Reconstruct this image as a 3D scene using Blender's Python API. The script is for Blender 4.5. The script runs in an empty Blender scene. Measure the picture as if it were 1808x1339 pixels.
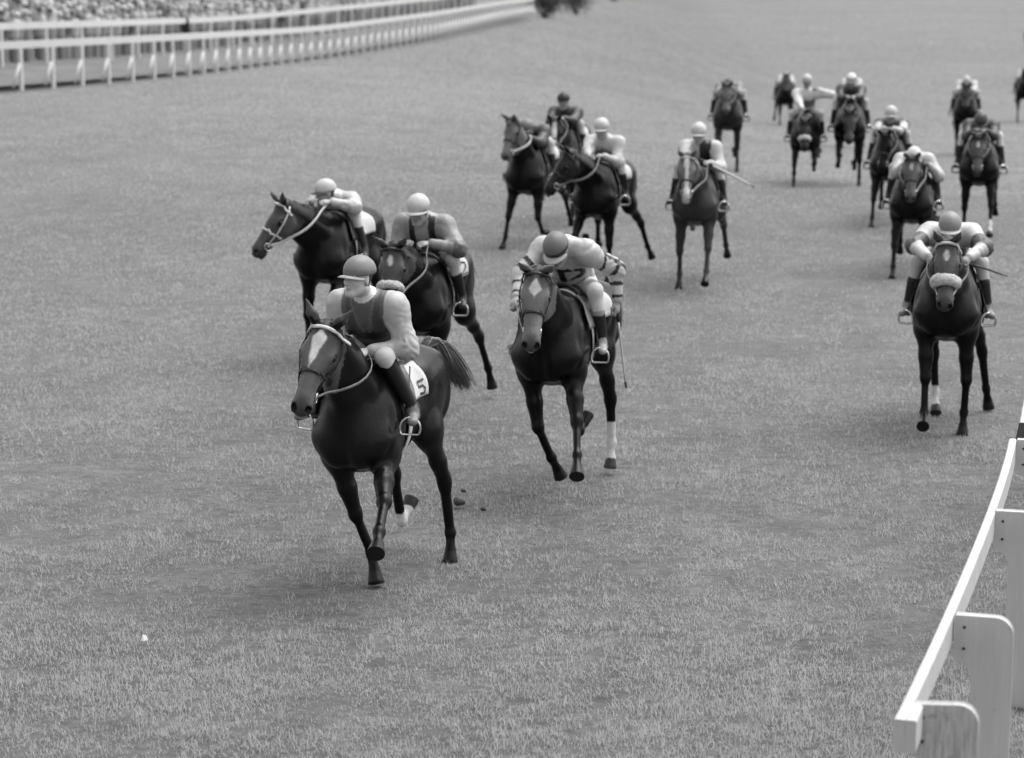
import bpy, math, random
import numpy as np
from math import radians as rad, sin, cos, pi, atan2
random.seed(7)
RNG = np.random.default_rng(11)
SC = bpy.context.scene
COL = SC.collection

# ------------------------------------------------------------------ camera, light, exposure
CAM_H, PITCH, LENS, SENS = 4.5, 10.67, 81.24, 36.0
cam = bpy.data.cameras.new('camera')
cam.lens, cam.sensor_width, cam.sensor_fit = LENS, SENS, 'HORIZONTAL'
cam.clip_start, cam.clip_end = 0.5, 6000
cam.dof.use_dof = True
cam.dof.focus_distance = 15.8
cam.dof.aperture_fstop = 2.1
cam_o = bpy.data.objects.new('camera', cam)
cam_o.location = (0, 0, CAM_H)
cam_o.rotation_euler = (rad(90 - PITCH), 0, 0)
COL.objects.link(cam_o)
SC.camera = cam_o

SUN_EL, SUN_AZ = 66, 55           # azimuth clockwise from +Y (away from the camera) towards +X
world = bpy.data.worlds.new('World')
SC.world = world
world.use_nodes = True
wn, wl = world.node_tree.nodes, world.node_tree.links
sky = wn.new('ShaderNodeTexSky')
sky.sky_type = 'NISHITA'
sky.sun_disc = False
sky.sun_elevation = rad(SUN_EL)
sky.sun_rotation = rad(SUN_AZ)
sky.dust_density = 4.0
bw = wn.new('ShaderNodeRGBToBW')
bg = wn['Background']
wl.new(sky.outputs[0], bw.inputs[0])
wl.new(bw.outputs[0], bg.inputs[0])
bg.inputs[1].default_value = 0.15
sun = bpy.data.lights.new('sun', 'SUN')
sun.energy = 0.55
sun.angle = rad(60)
sun_o = bpy.data.objects.new('sun', sun)
sun_o.rotation_euler = (rad(90 - SUN_EL), 0, rad(180 - SUN_AZ))
COL.objects.link(sun_o)
vs = SC.view_settings
vs.view_transform = 'Standard'
vs.look = 'None'
vs.exposure = 1.29
vs.gamma = 1.0
vs.use_curve_mapping = False
SC.cycles.max_bounces = 6
SC.cycles.transparent_max_bounces = 4

FPX = LENS / SENS * 1808
def ground(px, py, z=0.0):
    """point of the plane at height z seen at a pixel of the 1808 px wide photograph"""
    a = (px - 904) / FPX
    b = (669.5 - py) / FPX
    p = rad(PITCH)
    d = np.array([a, cos(p) + b * sin(p), -sin(p) + b * cos(p)])
    t = (z - CAM_H) / d[2]
    return np.array([d[0] * t, d[1] * t, z])
def at_depth(px, py, Y):
    a = (px - 904) / FPX
    b = (669.5 - py) / FPX
    p = rad(PITCH)
    d = np.array([a, cos(p) + b * sin(p), -sin(p) + b * cos(p)])
    t = Y / d[1]
    return np.array([d[0] * t, Y, CAM_H + d[2] * t])

def sstep(x, a, b):
    t = np.clip((x - a) / (b - a), 0, 1)
    return t * t * (3 - 2 * t)
def terrain(x, y):
    """the turf swells gently towards the far rails"""
    x, y = np.asarray(x, float), np.asarray(y, float)
    p = np.interp(y, [0, 24, 34, 46, 54, 60, 66, 73, 80, 90, 109, 140, 200], [0, 0, .12, .42, .62, .68, .64, .50, .35, .19, .05, -.25, -.40])
    r = np.interp(y, [0, 42, 50, 60, 70, 81, 110, 160, 300], [0, 0, -.34, -.80, -1.3, -1.75, -2.6, -3.4, -4.2])
    w = sstep(x, -7.0 + 0.05 * np.maximum(y - 60, 0), 11.0 + 0.06 * np.maximum(y - 60, 0))
    return p * (1 - w) + r * w
def ground_t(px, py):
    z = 0.0
    for _ in range(60):
        p = ground(px, py, z)
        z = .6 * z + .4 * float(terrain(p[0], min(p[1], 400)))
    return ground(px, py, z)

# ------------------------------------------------------------------ materials
MATS = {}
def mat(name, g=0.5, rough=0.7, vcol=False, noise=0.0, nscale=20.0, bump=0.0, bscale=60.0, stretch=None,
        spec=0.5, ior=1.45, metal=0.0, sheen=0.0, noise2=0.0, n2scale=3.0, bdist=0.01, chips=0.0):
    if name in MATS: return MATS[name]
    m = bpy.data.materials.new(name)
    m.use_nodes = True
    n, l = m.node_tree.nodes, m.node_tree.links
    b = n['Principled BSDF']
    b.inputs['Roughness'].default_value = rough
    b.inputs['Metallic'].default_value = metal
    b.inputs['IOR'].default_value = ior
    b.inputs['Specular IOR Level'].default_value = spec
    if sheen:
        b.inputs['Sheen Weight'].default_value = sheen
        b.inputs['Sheen Roughness'].default_value = 0.45
    tc = n.new('ShaderNodeTexCoord')
    vec = tc.outputs['Object']
    if stretch:
        mp = n.new('ShaderNodeMapping')
        mp.inputs['Scale'].default_value = stretch
        l.new(vec, mp.inputs[0]); vec = mp.outputs[0]
    if vcol:
        at = n.new('ShaderNodeAttribute'); at.attribute_name = 'col'
        src = at.outputs['Color']
    else:
        rgb = n.new('ShaderNodeRGB'); rgb.outputs[0].default_value = (g, g, g, 1); src = rgb.outputs[0]
    for amt, sc in ((noise, nscale), (noise2, n2scale)):
        if amt:
            t = n.new('ShaderNodeTexNoise'); t.inputs['Scale'].default_value = sc; t.inputs['Detail'].default_value = 5
            t.inputs['Roughness'].default_value = 0.65
            l.new(vec, t.inputs['Vector'])
            mr = n.new('ShaderNodeMapRange')
            mr.inputs['From Min'].default_value = 0.3; mr.inputs['From Max'].default_value = 0.7
            mr.inputs['To Min'].default_value = 1 - amt; mr.inputs['To Max'].default_value = 1 + amt
            l.new(t.outputs['Fac'], mr.inputs['Value'])
            mx = n.new('ShaderNodeMix'); mx.data_type = 'RGBA'; mx.blend_type = 'MULTIPLY'
            mx.inputs['Factor'].default_value = 1
            l.new(src, mx.inputs['A']); l.new(mr.outputs[0], mx.inputs['B'])
            src = mx.outputs['Result']
    if chips:
        t = n.new('ShaderNodeTexNoise'); t.inputs['Scale'].default_value = 16; t.inputs['Detail'].default_value = 7; t.inputs['Roughness'].default_value = .7
        l.new(tc.outputs['Object'], t.inputs['Vector'])
        mr = n.new('ShaderNodeMapRange'); mr.inputs['From Min'].default_value = .67 - chips; mr.inputs['From Max'].default_value = .72 - chips
        l.new(t.outputs['Fac'], mr.inputs['Value'])
        mx = n.new('ShaderNodeMix'); mx.data_type = 'RGBA'; mx.inputs['B'].default_value = (.16, .16, .16, 1)
        ml = n.new('ShaderNodeMath'); ml.operation = 'MULTIPLY'; ml.inputs[1].default_value = .6; l.new(mr.outputs[0], ml.inputs[0])
        l.new(ml.outputs[0], mx.inputs['Factor']); l.new(src, mx.inputs['A']); src = mx.outputs['Result']
    l.new(src, b.inputs['Base Color'])
    if bump:
        t = n.new('ShaderNodeTexNoise'); t.inputs['Scale'].default_value = bscale; t.inputs['Detail'].default_value = 4
        l.new(vec, t.inputs['Vector'])
        bp = n.new('ShaderNodeBump'); bp.inputs['Strength'].default_value = bump; bp.inputs['Distance'].default_value = bdist
        l.new(t.outputs['Fac'], bp.inputs['Height']); l.new(bp.outputs[0], b.inputs['Normal'])
    MATS[name] = m
    return m
M_COAT = mat('horse_coat', vcol=True, rough=0.30, spec=0.18, ior=1.5, noise=0.16, nscale=60, noise2=0.22, n2scale=5, bump=0.4, bscale=34, bdist=0.006)
M_HAIR = mat('horse_hair', vcol=True, rough=0.5, noise=0.25, nscale=30)
M_EYE = mat('wet_eye', g=0.004, rough=0.08)
M_SKIN = mat('skin', vcol=True, rough=0.5, noise=0.06, nscale=40, bump=0.1, bscale=120)
M_SILK = mat('silk_cloth', vcol=True, rough=0.45, noise=0.05, nscale=12, bump=0.5, bscale=16, bdist=0.012)
M_BREECH = mat('breeches_cloth', vcol=True, rough=0.75, noise=0.06, nscale=12, bump=0.4, bscale=20, bdist=0.008)
M_BOOT = mat('boot_leather', vcol=True, spec=.3, rough=0.35, noise=0.15, nscale=30, bump=0.1, bscale=60)
M_CAP = mat('cap_cloth', vcol=True, rough=0.5, noise=0.05, nscale=20, bump=0.25, bscale=30, bdist=0.004)
M_LEATHER = mat('dark_leather', g=0.018, rough=0.4, noise=0.3, nscale=40, bump=0.2, bscale=80)
M_TAN = mat('worn_leather', g=0.16, rough=0.5, noise=0.25, nscale=25, bump=0.2, bscale=60)
M_WEB = mat('pale_webbing', g=0.5, rough=0.7, noise=0.12, nscale=40)
M_METAL = mat('stirrup_steel', g=0.62, rough=0.25, metal=1.0)
M_FLEECE = mat('sheepskin', g=0.5, rough=0.95, noise=0.2, nscale=45, bump=1.0, bscale=70, bdist=0.02, sheen=0.2)
M_CLOTH = mat('saddle_cloth_linen', g=0.5, rough=0.8, noise=0.08, nscale=14, bump=0.4, bscale=18, bdist=0.01)
M_INK = mat('black_print', g=0.05, rough=0.7)
M_WHIP = mat('whip_binding', g=0.5, rough=0.6)
M_WOOD = mat('white_painted_wood', g=0.48, chips=.02, rough=0.6, noise=0.05, nscale=7, noise2=0.06, n2scale=1.6, stretch=(6, 6, .6), bump=0.25, bscale=9, bdist=0.006)
M_WOODW = mat('weathered_white_wood', g=0.40, chips=.06, rough=0.75, noise=0.26, nscale=5, noise2=0.25, n2scale=14, stretch=(9, 9, .7), bump=0.5, bscale=9, bdist=0.008)
M_BLACKP = mat('black_paint', g=0.004, spec=.1, rough=0.8, noise=0.2, nscale=10)
M_RAILF = mat('far_white_paint', g=0.58, rough=0.6, noise=0.06, nscale=2)
M_CROWD = mat('crowd_clothing', vcol=True, rough=0.85, noise=0.15, nscale=9)
M_LEAF = mat('shrub_leaf', vcol=True, rough=0.65)
M_PAPER = mat('scrap_paper', g=0.75, rough=0.8)

# ------------------------------------------------------------------ mesh helpers
def mk(name, V, F, m, parent=None, col=None, smooth=True):
    V = np.asarray(V, np.float32)
    me = bpy.data.meshes.new(name)
    if isinstance(F, np.ndarray):
        k = F.shape[1]
        me.vertices.add(len(V)); me.vertices.foreach_set('co', V.ravel())
        me.loops.add(F.size); me.loops.foreach_set('vertex_index', F.astype(np.int32).ravel())
        me.polygons.add(len(F))
        me.polygons.foreach_set('loop_start', np.arange(0, F.size, k, dtype=np.int32))
        me.polygons.foreach_set('loop_total', np.full(len(F), k, np.int32))
        me.update(calc_edges=True)
    else:
        me.from_pydata([tuple(map(float, v)) for v in V], [], F)
    if smooth: me.polygons.foreach_set('use_smooth', np.ones(len(me.polygons), bool))
    if col is not None:
        a = me.attributes.new('col', 'FLOAT_COLOR', 'POINT')
        c = np.ones((len(V), 4), np.float32)
        c[:, :3] = np.asarray(col, np.float32).reshape(-1, 1) * np.ones((len(V), 1), np.float32) if np.ndim(col) else col
        a.data.foreach_set('color', c.ravel())
    me.materials.append(m)
    o = bpy.data.objects.new(name, me)
    COL.objects.link(o)
    if parent is not None: o.parent = parent
    return o

def thing(name, label, cat, loc=(0, 0, 0), rz=0.0, group=None):
    o = bpy.data.objects.new(name, None)
    COL.objects.link(o)
    o.location = tuple(map(float, loc)); o.rotation_euler = (0, 0, rz)
    o.empty_display_size = 0.2
    o['label'] = label; o['category'] = cat
    if group: o['group'] = group
    return o

class Acc:
    """accumulates several shapes into one mesh"""
    def __init__(s): s.V, s.F, s.C, s.n = [], [], [], 0
    def add(s, V, F, c=1.0):
        V = np.asarray(V, float)
        s.V.append(V); s.F += [[i + s.n for i in f] for f in F]
        s.C.append(np.full(len(V), c) if np.ndim(c) == 0 else np.asarray(c)); s.n += len(V)
    def box(s, c, size, R=None, b=0.0, col=1.0):
        x, y, z = np.array(size) / 2.0
        if b <= 0:
            V = np.array([(i * x, j * y, k * z) for i in (-1, 1) for j in (-1, 1) for k in (-1, 1)])
            F = [[0, 1, 3, 2], [4, 6, 7, 5], [0, 4, 5, 1], [2, 3, 7, 6], [0, 2, 6, 4], [1, 5, 7, 3]]
        else:
            V, F = [], []
            for k, zz, sh in ((0, -z, b), (1, -z + b, 0), (2, z - b, 0), (3, z, b)):
                X, Y = x - sh, y - sh
                V += [(-X + b, -Y, zz), (X - b, -Y, zz), (X, -Y + b, zz), (X, Y - b, zz), (X - b, Y, zz), (-X + b, Y, zz), (-X, Y - b, zz), (-X, -Y + b, zz)]
            for k in range(3):
                for i in range(8):
                    F.append([k * 8 + i, k * 8 + (i + 1) % 8, k * 8 + 8 + (i + 1) % 8, k * 8 + 8 + i])
            F += [[7, 6, 5, 4, 3, 2, 1, 0], [24 + i for i in range(8)]]
            V = np.array(V)
        if R is not None: V = V @ np.asarray(R).T
        s.add(V + np.array(c, float), F, col)
    def tube(s, pts, r, n=8, closed=False, flat=None, col=1.0, up=(0, 0, 1), a0=0.0):
        """sweep of an ellipse along pts; r scalar or list; flat = (r_normal, r_width) ellipse"""
        P = np.asarray(pts, float); N = len(P)
        r = np.full(N, r) if np.ndim(r) == 0 else np.asarray(r, float)
        T = np.roll(P, -1, 0) - np.roll(P, 1, 0) if closed else np.gradient(P, axis=0)
        T /= np.linalg.norm(T, axis=1)[:, None] + 1e-9
        up = np.asarray(up, float)
        U = np.broadcast_to(up, P.shape) if up.ndim == 1 else up
        A = np.cross(T, U); ln = np.linalg.norm(A, axis=1)
        bad = ln < 1e-3
        if bad.any(): A[bad] = np.cross(T[bad], (0.3, 1, 0.1)); ln = np.linalg.norm(A, axis=1)
        A /= ln[:, None]; B = np.cross(A, T)
        a = np.linspace(0, 2 * pi, n, endpoint=False) + a0
        fa, fb = (1, 1) if flat is None else flat
        V = (P[:, None] + r[:, None, None] * (fb * np.cos(a)[None, :, None] * A[:, None] + fa * np.sin(a)[None, :, None] * B[:, None])).reshape(-1, 3)
        F = []
        for i in range(N if closed else N - 1):
            j = (i + 1) % N
            for k in range(n):
                F.append([i * n + k, i * n + (k + 1) % n, j * n + (k + 1) % n, j * n + k])
        if not closed:
            F += [list(range(n))[::-1], [(N - 1) * n + k for k in range(n)]]
        s.add(V, F, col)
    def build(s, name, m, parent=None, smooth=True, vcol=False):
        return mk(name, np.concatenate(s.V), s.F, m, parent, np.concatenate(s.C) if vcol else None, smooth)

def rotz(a):
    c, s = cos(a), sin(a)
    return np.array([[c, -s, 0], [s, c, 0], [0, 0, 1]])
def roty(a):
    c, s = cos(a), sin(a)
    return np.array([[c, 0, s], [0, 1, 0], [-s, 0, c]])
def rotx(a):
    c, s = cos(a), sin(a)
    return np.array([[1, 0, 0], [0, c, -s], [0, s, c]])
I3 = np.eye(3)

# ------------------------------------------------------------------ smooth-union solids -> one continuous surface
class Solid:
    def __init__(s): s.p = []
    def cone(s, a, b, ra, rb, k=0.04, sc=(1, 1, 1), R=I3, t=(0, 0, 0), sub=False):
        s.p.append(('c', np.array(a, float), np.array(b, float), ra, rb, k, np.array(sc, float), np.array(R), np.array(t, float), sub)); return s
    def ell(s, c, r, k=0.04, R=I3, t=(0, 0, 0), R2=None, sub=False):
        c = np.array(c, float); R = np.array(R); t = np.array(t, float)
        cw = R @ c + t
        s.p.append(('e', cw, np.array(r, float), None, None, k, None, R if R2 is None else R @ R2, None, sub)); return s
    def cut(s, point, normal, k=0.004):
        s.p.append(('p', np.array(point, float), np.array(normal, float) / np.linalg.norm(normal), 0, 0, k, None, None, None, True)); return s
    def bound(s, p):
        if p[0] == 'e':
            ext = np.abs(p[7]) @ p[2]
            return p[1] - ext, p[1] + ext
        _, a, b, ra, rb, k, sc, R, t, sub = p
        A, B = R @ a + t, R @ b + t
        e = np.abs(R) @ (sc * max(ra, rb))
        ea, eb = np.abs(R) @ (sc * ra), np.abs(R) @ (sc * rb)
        return np.minimum(A - ea, B - eb), np.maximum(A + ea, B + eb)
    def dist(s, p, P):
        if p[0] == 'p': return (P - p[1]) @ p[2]
        if p[0] == 'e':
            q = (P - p[1].astype(P.dtype)) @ p[7].astype(P.dtype)
            r = p[2].astype(P.dtype)
            k0 = np.sqrt(((q / r) ** 2).sum(-1)); k1 = np.sqrt(((q / (r * r)) ** 2).sum(-1)) + 1e-9
            return k0 * (k0 - 1) / k1
        _, a, b, ra, rb, k, sc, R, t, sub = p
        sc_ = sc.astype(P.dtype)
        q = ((P - t.astype(P.dtype)) @ R.astype(P.dtype)) / sc_
        a_, b_ = (a / sc).astype(P.dtype), (b / sc).astype(P.dtype)
        ba = b_ - a_
        h = np.clip(((q - a_) @ ba) / (ba @ ba + 1e-12), 0, 1)
        v = q - a_ - h[..., None] * ba
        ln = np.sqrt((v * v).sum(-1)) + 1e-9
        d = ln - (ra + (rb - ra) * h)
        if (sc == 1).all(): return d
        g = np.sqrt(((v / sc_) ** 2).sum(-1)) / ln
        return d / g
    def at(s, P):
        """distance for a few points: all solids at once, the nearest ones blended"""
        P = np.asarray(P, float); sh = P.shape[:-1]; P = P.reshape(-1, 3)
        if getattr(s, 'pk', None) is None:
            C = [p for p in s.p if p[0] == 'c' and not p[9]]; E = [p for p in s.p if p[0] == 'e' and not p[9]]
            sc = np.array([p[6] for p in C]); a = np.array([p[1] for p in C]) / sc; ba = np.array([p[2] for p in C]) / sc - a
            s.pk = (np.array([p[7] for p in C]), np.array([p[8] for p in C]), sc, a, ba, (ba * ba).sum(-1) + 1e-12, np.array([p[3] for p in C]), np.array([p[4] - p[3] for p in C]),
                    np.array([p[1] for p in E]), np.array([p[7] for p in E]), np.array([p[2] for p in E]), np.array([p[5] for p in C] + [p[5] for p in E]))
        R, t, sc, a, ba, bb, ra, dr, ec, eR, er, K = s.pk
        q = np.einsum('npi,pij->npj', P[:, None] - t, R) / sc
        h = np.clip(((q - a) * ba).sum(-1) / bb, 0, 1)
        v = q - a - h[..., None] * ba
        ln = np.sqrt((v * v).sum(-1)) + 1e-9
        d1 = (ln - ra - dr * h) * ln / (np.sqrt(((v / sc) ** 2).sum(-1)) + 1e-9)
        q = np.einsum('npi,pij->npj', P[:, None] - ec, eR) / er
        k0 = np.sqrt((q * q).sum(-1)); k1 = np.sqrt(((q / er) ** 2).sum(-1)) + 1e-9
        D = np.concatenate([d1, k0 * (k0 - 1) / k1], 1)
        idx = np.argpartition(D, 5, 1)[:, :6]
        Ds = np.take_along_axis(D, idx, 1); o = np.argsort(-Ds, 1)
        Ds = np.take_along_axis(Ds, o, 1); Ks = K[np.take_along_axis(idx, o, 1)]
        d = Ds[:, 0]
        for i in range(1, 6):
            k = Ks[:, i]; hh = np.maximum(k - np.abs(d - Ds[:, i]), 0) / k
            d = np.minimum(d, Ds[:, i]) - hh * hh * k / 4
        return d.reshape(sh)
    def mesh(s, h, disp=None):
        lo = np.min([s.bound(p)[0] for p in s.p if not p[9]], 0) - 3 * h - .02
        hi = np.max([s.bound(p)[1] for p in s.p if not p[9]], 0) + 3 * h + .02
        n = np.ceil((hi - lo) / h).astype(int) + 1
        D = np.full(n, 9.0, np.float32)
        ax = [(lo[i] + h * np.arange(n[i])).astype(np.float32) for i in range(3)]
        for p in s.p:
            k = np.float32(p[5])
            if p[0] == 'p': i0, i1 = np.zeros(3, int), n
            else:
                bl, bh = s.bound(p)
                m = p[5] + 2.5 * h
                i0 = np.maximum(np.floor((bl - m - lo) / h).astype(int), 0)
                i1 = np.minimum(np.ceil((bh + m - lo) / h).astype(int) + 1, n)
            sl = tuple(slice(i0[i], i1[i]) for i in range(3))
            X = np.empty(tuple(i1 - i0) + (3,), np.float32)
            X[..., 0] = ax[0][sl[0]][:, None, None]; X[..., 1] = ax[1][sl[1]][None, :, None]; X[..., 2] = ax[2][sl[2]][None, None, :]
            dp = s.dist(p, X).astype(np.float32)
            d = D[sl]
            if p[9]:
                hh = np.maximum(k - np.abs(d + dp), 0) / k
                D[sl] = np.maximum(d, -dp) + hh * hh * k * np.float32(.25)
            else:
                hh = np.maximum(k - np.abs(d - dp), 0) / k
                D[sl] = np.minimum(d, dp) - hh * hh * k * np.float32(.25)
        if disp is not None:
            mk_ = np.abs(D) < 4 * h
            idx = np.nonzero(mk_)
            P = np.stack([ax[i][idx[i]] for i in range(3)], -1)
            D[idx] += disp(P).astype(np.float32)
        # naive surface nets
        S = D < 0
        c8 = [(i, j, k) for i in (0, 1) for j in (0, 1) for k in (0, 1)]
        sub = lambda A, c: A[c[0]:A.shape[0] - 1 + c[0], c[1]:A.shape[1] - 1 + c[1], c[2]:A.shape[2] - 1 + c[2]]
        cnt = np.zeros(tuple(n - 1), np.int8)
        for c in c8: cnt += sub(S, c)
        act = (cnt > 0) & (cnt < 8)
        idx = np.argwhere(act)
        vid = np.full(act.shape, -1, np.int32)
        vid[tuple(idx.T)] = np.arange(len(idx))
        val = {c: D[idx[:, 0] + c[0], idx[:, 1] + c[1], idx[:, 2] + c[2]] for c in c8}
        acc = np.zeros((len(idx), 3)); w = np.zeros(len(idx))
        for c in c8:
            for a in range(3):
                if c[a] == 0:
                    e = list(c); e[a] = 1; e = tuple(e)
                    va, vb = val[c], val[e]
                    m = (va < 0) != (vb < 0)
                    t = np.where(m, va / np.where(m, va - vb, 1), 0)
                    pt = np.array(c, float)[None].repeat(len(idx), 0); pt[:, a] += t
                    acc += pt * m[:, None]; w += m
        V = lo + h * (idx + acc / w[:, None])
        F = []
        for a in range(3):
            b, c = (a + 1) % 3, (a + 2) % 3
            s0 = [slice(None)] * 3; s1 = [slice(None)] * 3
            s0[a] = slice(0, -1); s1[a] = slice(1, None)
            A0, A1 = S[tuple(s0)], S[tuple(s1)]
            ed = np.argwhere(A0 != A1)
            ok = (ed[:, b] > 0) & (ed[:, c] > 0) & (ed[:, b] < n[b] - 1) & (ed[:, c] < n[c] - 1)
            ed = ed[ok]
            ins = A0[tuple(ed.T)]
            def cell(db, dc):
                q = ed.copy(); q[:, b] += db; q[:, c] += dc
                return vid[tuple(q.T)]
            Q = np.stack([cell(-1, -1), cell(0, -1), cell(0, 0), cell(-1, 0)], -1)
            Q[~ins] = Q[~ins][:, ::-1]
            F.append(Q)
        return V, np.concatenate(F)
    def snap(s, P, off=0.004, it=6):
        """push points onto the surface"""
        P = np.array(P, float)
        e = 0.004
        for _ in range(it):
            Q = s.at(np.concatenate([P[None], P[None] + np.eye(3)[:, None] * e, P[None] - np.eye(3)[:, None] * e]))
            d = Q[0]; g = np.moveaxis(Q[1:4] - Q[4:7], 0, -1)
            g /= np.linalg.norm(g, axis=-1)[..., None] + 1e-9
            P = P - g * (d - off)[..., None] * .9
        return P, g

def segd(P, a, b):
    a, b = np.asarray(a, float), np.asarray(b, float)
    ba = b - a
    h = np.clip(((P - a) @ ba) / (ba @ ba), 0, 1)
    return np.linalg.norm(P - a - h[:, None] * ba, axis=1), h
def vnoise(P, f, seed=0):
    """cheap smooth noise, -1..1"""
    r = np.random.default_rng(seed)
    o = 0
    for i in range(5):
        d = r.normal(size=3); d /= np.linalg.norm(d)
        o = o + np.sin(P @ (d * f * (0.7 + .25 * i)) + r.uniform(0, 6.28) + 1.3 * np.sin(P @ (r.normal(size=3) * f * .5)))
    return o / 5
def strands(acc, roots, paths, r, col=1.0, n=3):
    for q, c in zip(paths, col):
        N = len(q)
        acc.tube(q, r * np.linspace(1, .15, N), n=n, col=c)

# ------------------------------------------------------------------ race horse
def ldir(a, lat, side):
    a, lat = rad(a), rad(lat)
    return np.array([sin(a) * cos(lat), side * sin(lat), -cos(a) * cos(lat)])
def leg_joints(kind, side, g):
    if kind == 'F':
        af, ac, ap, l1, l2 = g
        S = np.array([.53, side * .165, 1.13]); E = np.array([.41, side * .175, .96]) + np.array([.05 * sin(rad(af)), 0, .03 * sin(rad(abs(af)))])
        K = E + .43 * ldir(af, l1, side); Fk = K + .30 * ldir(ac, l2, side)
        Pn = Fk + .12 * ldir(ap, l2, side); H = Pn + .085 * ldir(ap + (8 if ap > -60 else -8), l2, side)
        return [S, E, K, Fk, Pn, H]
    at, ai, ac, ap, l1, l2 = g
    A = np.array([-.50, side * .13, 1.30])
    S = A + .34 * ldir(at, l1 * .6 + 8, side); K = S + .43 * ldir(ai, l1, side); Fk = K + .37 * ldir(ac, l2, side)
    Pn = Fk + .12 * ldir(ap, l2, side); H = Pn + .085 * ldir(ap + (8 if ap > -60 else -8), l2, side)
    return [A, S, K, Fk, Pn, H]

COATK, FACEK = .07, .9
def horse_solid(q):
    B = Solid()
    B.ell((.17, 0, 1.20), (.54, .265, .36), k=.06)
    B.ell((.46, 0, 1.17), (.27, .225, .28), k=.08)
    B.ell((-.27, 0, 1.24), (.42, .245, .28), k=.08)
    for s in (1, -1):
        B.ell((.63, s * .095, 1.10), (.11, .105, .16), k=.07)
        B.cone((.33, s * .12, 1.46), (.56, s * .165, 1.12), .065, .11, k=.08)
        B.ell((.38, s * .20, 1.15), (.15, .075, .20), k=.07)
        B.ell((-.49, s * .145, 1.37), (.25, .125, .17), k=.08)
        B.ell((-.66, s * .125, 1.21), (.16, .13, .25), k=.07)
        B.ell((-.30, s * .17, 1.36), (.14, .10, .13), k=.08)
    B.cone((.40, 0, 1.49), (.02, 0, 1.455), .07, .075, k=.12)
    B.cone((.05, 0, 1.40), (-.42, 0, 1.42), .13, .15, k=.1)
    B.ell((-.50, 0, 1.36), (.30, .20, .215), k=.08)
    B.cone((-.74, 0, 1.47), (-.84, 0, 1.44), .05, .035, k=.05)
    for s in (1, -1):
        B.cone((.22, s * .285, 1.42), (.27, s * .30, 1.02), .016, .016, k=.07, sub=True)
        B.cone((.52, s * .262, 1.32), (.60, s * .262, 1.06), .012, .012, k=.05, sub=True)
        B.cone((-.36, s * .29, 1.30), (-.24, s * .29, 1.02), .018, .018, k=.08, sub=True)
        B.cone((-.62, s * .285, 1.42), (-.60, s * .285, 1.10), .014, .014, k=.07, sub=True)
        B.cone((.05, s * .30, .98), (-.28, s * .285, 1.06), .012, .012, k=.06, sub=True)
    B.cone((.765, 0, 1.22), (.75, 0, .98), .018, .018, k=.06, sub=True)
    # neck
    npit, nyaw = rad(q['neck'][0]), rad(q['neck'][1])
    Rn = rotz(nyaw); n0 = np.array([.46, 0, 1.32])
    d = np.array([cos(npit), 0, sin(npit)]); up = np.array([-sin(npit), 0, cos(npit)])
    B.cone((0, 0, 0), d * .34 + up * .02, .250, .180, k=.12, sc=(1, .66, 1), R=Rn, t=n0)
    B.cone(d * .34 + up * .02, d * .72 + up * .0, .180, .118, k=.08, sc=(1, .64, 1), R=Rn, t=n0)
    B.cone(d * .05 + up * .20, d * .74 + up * .085, .06, .045, k=.10, sc=(1, .6, 1), R=Rn, t=n0)
    B.cone(d * .10 - up * .16, d * .60 - up * .09, .05, .05, k=.06, sc=(1, .8, 1), R=Rn, t=n0)
    for s in (1, -1):
        B.cone((.30, s * .10, .02) if 0 else d * .18 + np.array([0, s * .10, 0]) + up * .03, d * .62 + np.array([0, s * .05, 0]) + up * .04, .07, .05, k=.07, R=Rn, t=n0)
    poll = n0 + Rn @ (d * .80 + up * .075)
    hp, hy, hr, ht = [rad(a) for a in (tuple(q['head']) + (0,))[:4]]
    Rh = rotx(ht) @ rotz(nyaw + hy) @ roty(hp) @ rotx(hr)
    t = poll
    e = lambda c, r, k=.03, **kw: B.ell(c, r, k=k, R=Rh, t=t, **kw)
    c = lambda a, b, ra, rb, k=.03, **kw: B.cone(a, b, ra, rb, k=k, R=Rh, t=t, **kw)
    e((.06, 0, -.065), (.115, .080, .085), .05)
    e((.17, 0, -.075), (.13, .100, .080), .04)
    c((.20, 0, -.075), (.46, 0, -.080), .078, .052, .05, sc=(1, .90, 1))
    e((.16, 0, -.165), (.13, .075, .115), .05)
    c((.20, 0, -.20), (.46, 0, -.150 - .03 * q.get('mouth', 0)), .055, .034, .04, sc=(1, .95, 1))
    e((.505, 0, -.098), (.078, .058, .062), .04)
    e((.553, 0, -.118), (.042, .050, .045), .03)
    for s in (1, -1):
        e((.18, s * .088, -.055), (.050, .022, .030), .025)
        e((.15, s * .062, -.165), (.105, .030, .095), .03)
        c((.25, s * .070, -.115), (.38, s * .058, -.105), .012, .008, .03)
        e((.545, s * .045, -.078), (.046, .026, .036), .02)
        e((.190, s * .108, -.075), (.022, .016, .016), .015, sub=True)
        e((.562, s * .047, -.066), (.030, .017, .022), .012, sub=True)
        c((.34, s * .062, -.07), (.50, s * .050, -.075), .010, .008, .02)
        er = q.get('ears', -10)
        eo = q.get('earout', 22)
        ed = rotx(-s * rad(eo)) @ roty(rad(er)) @ np.array([0, 0, 1.0])
        b0 = np.array([.015, s * .050, -.005])
        c(b0, b0 + ed * .085, .033, .037, .02, sc=(.7, 1, 1))
        c(b0 + ed * .085, b0 + ed * .19, .036, .006, .02, sc=(.6, .95, 1))
        b1 = b0 + ed * .03 + np.array([.022, 0, 0])
        c(b1, b1 + ed * .09, .014, .006, .01, sub=True)
    e((.525, 0, -.178 - .045 * q.get('mouth', 0)), (.052, .036, .026), .025)
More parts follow.
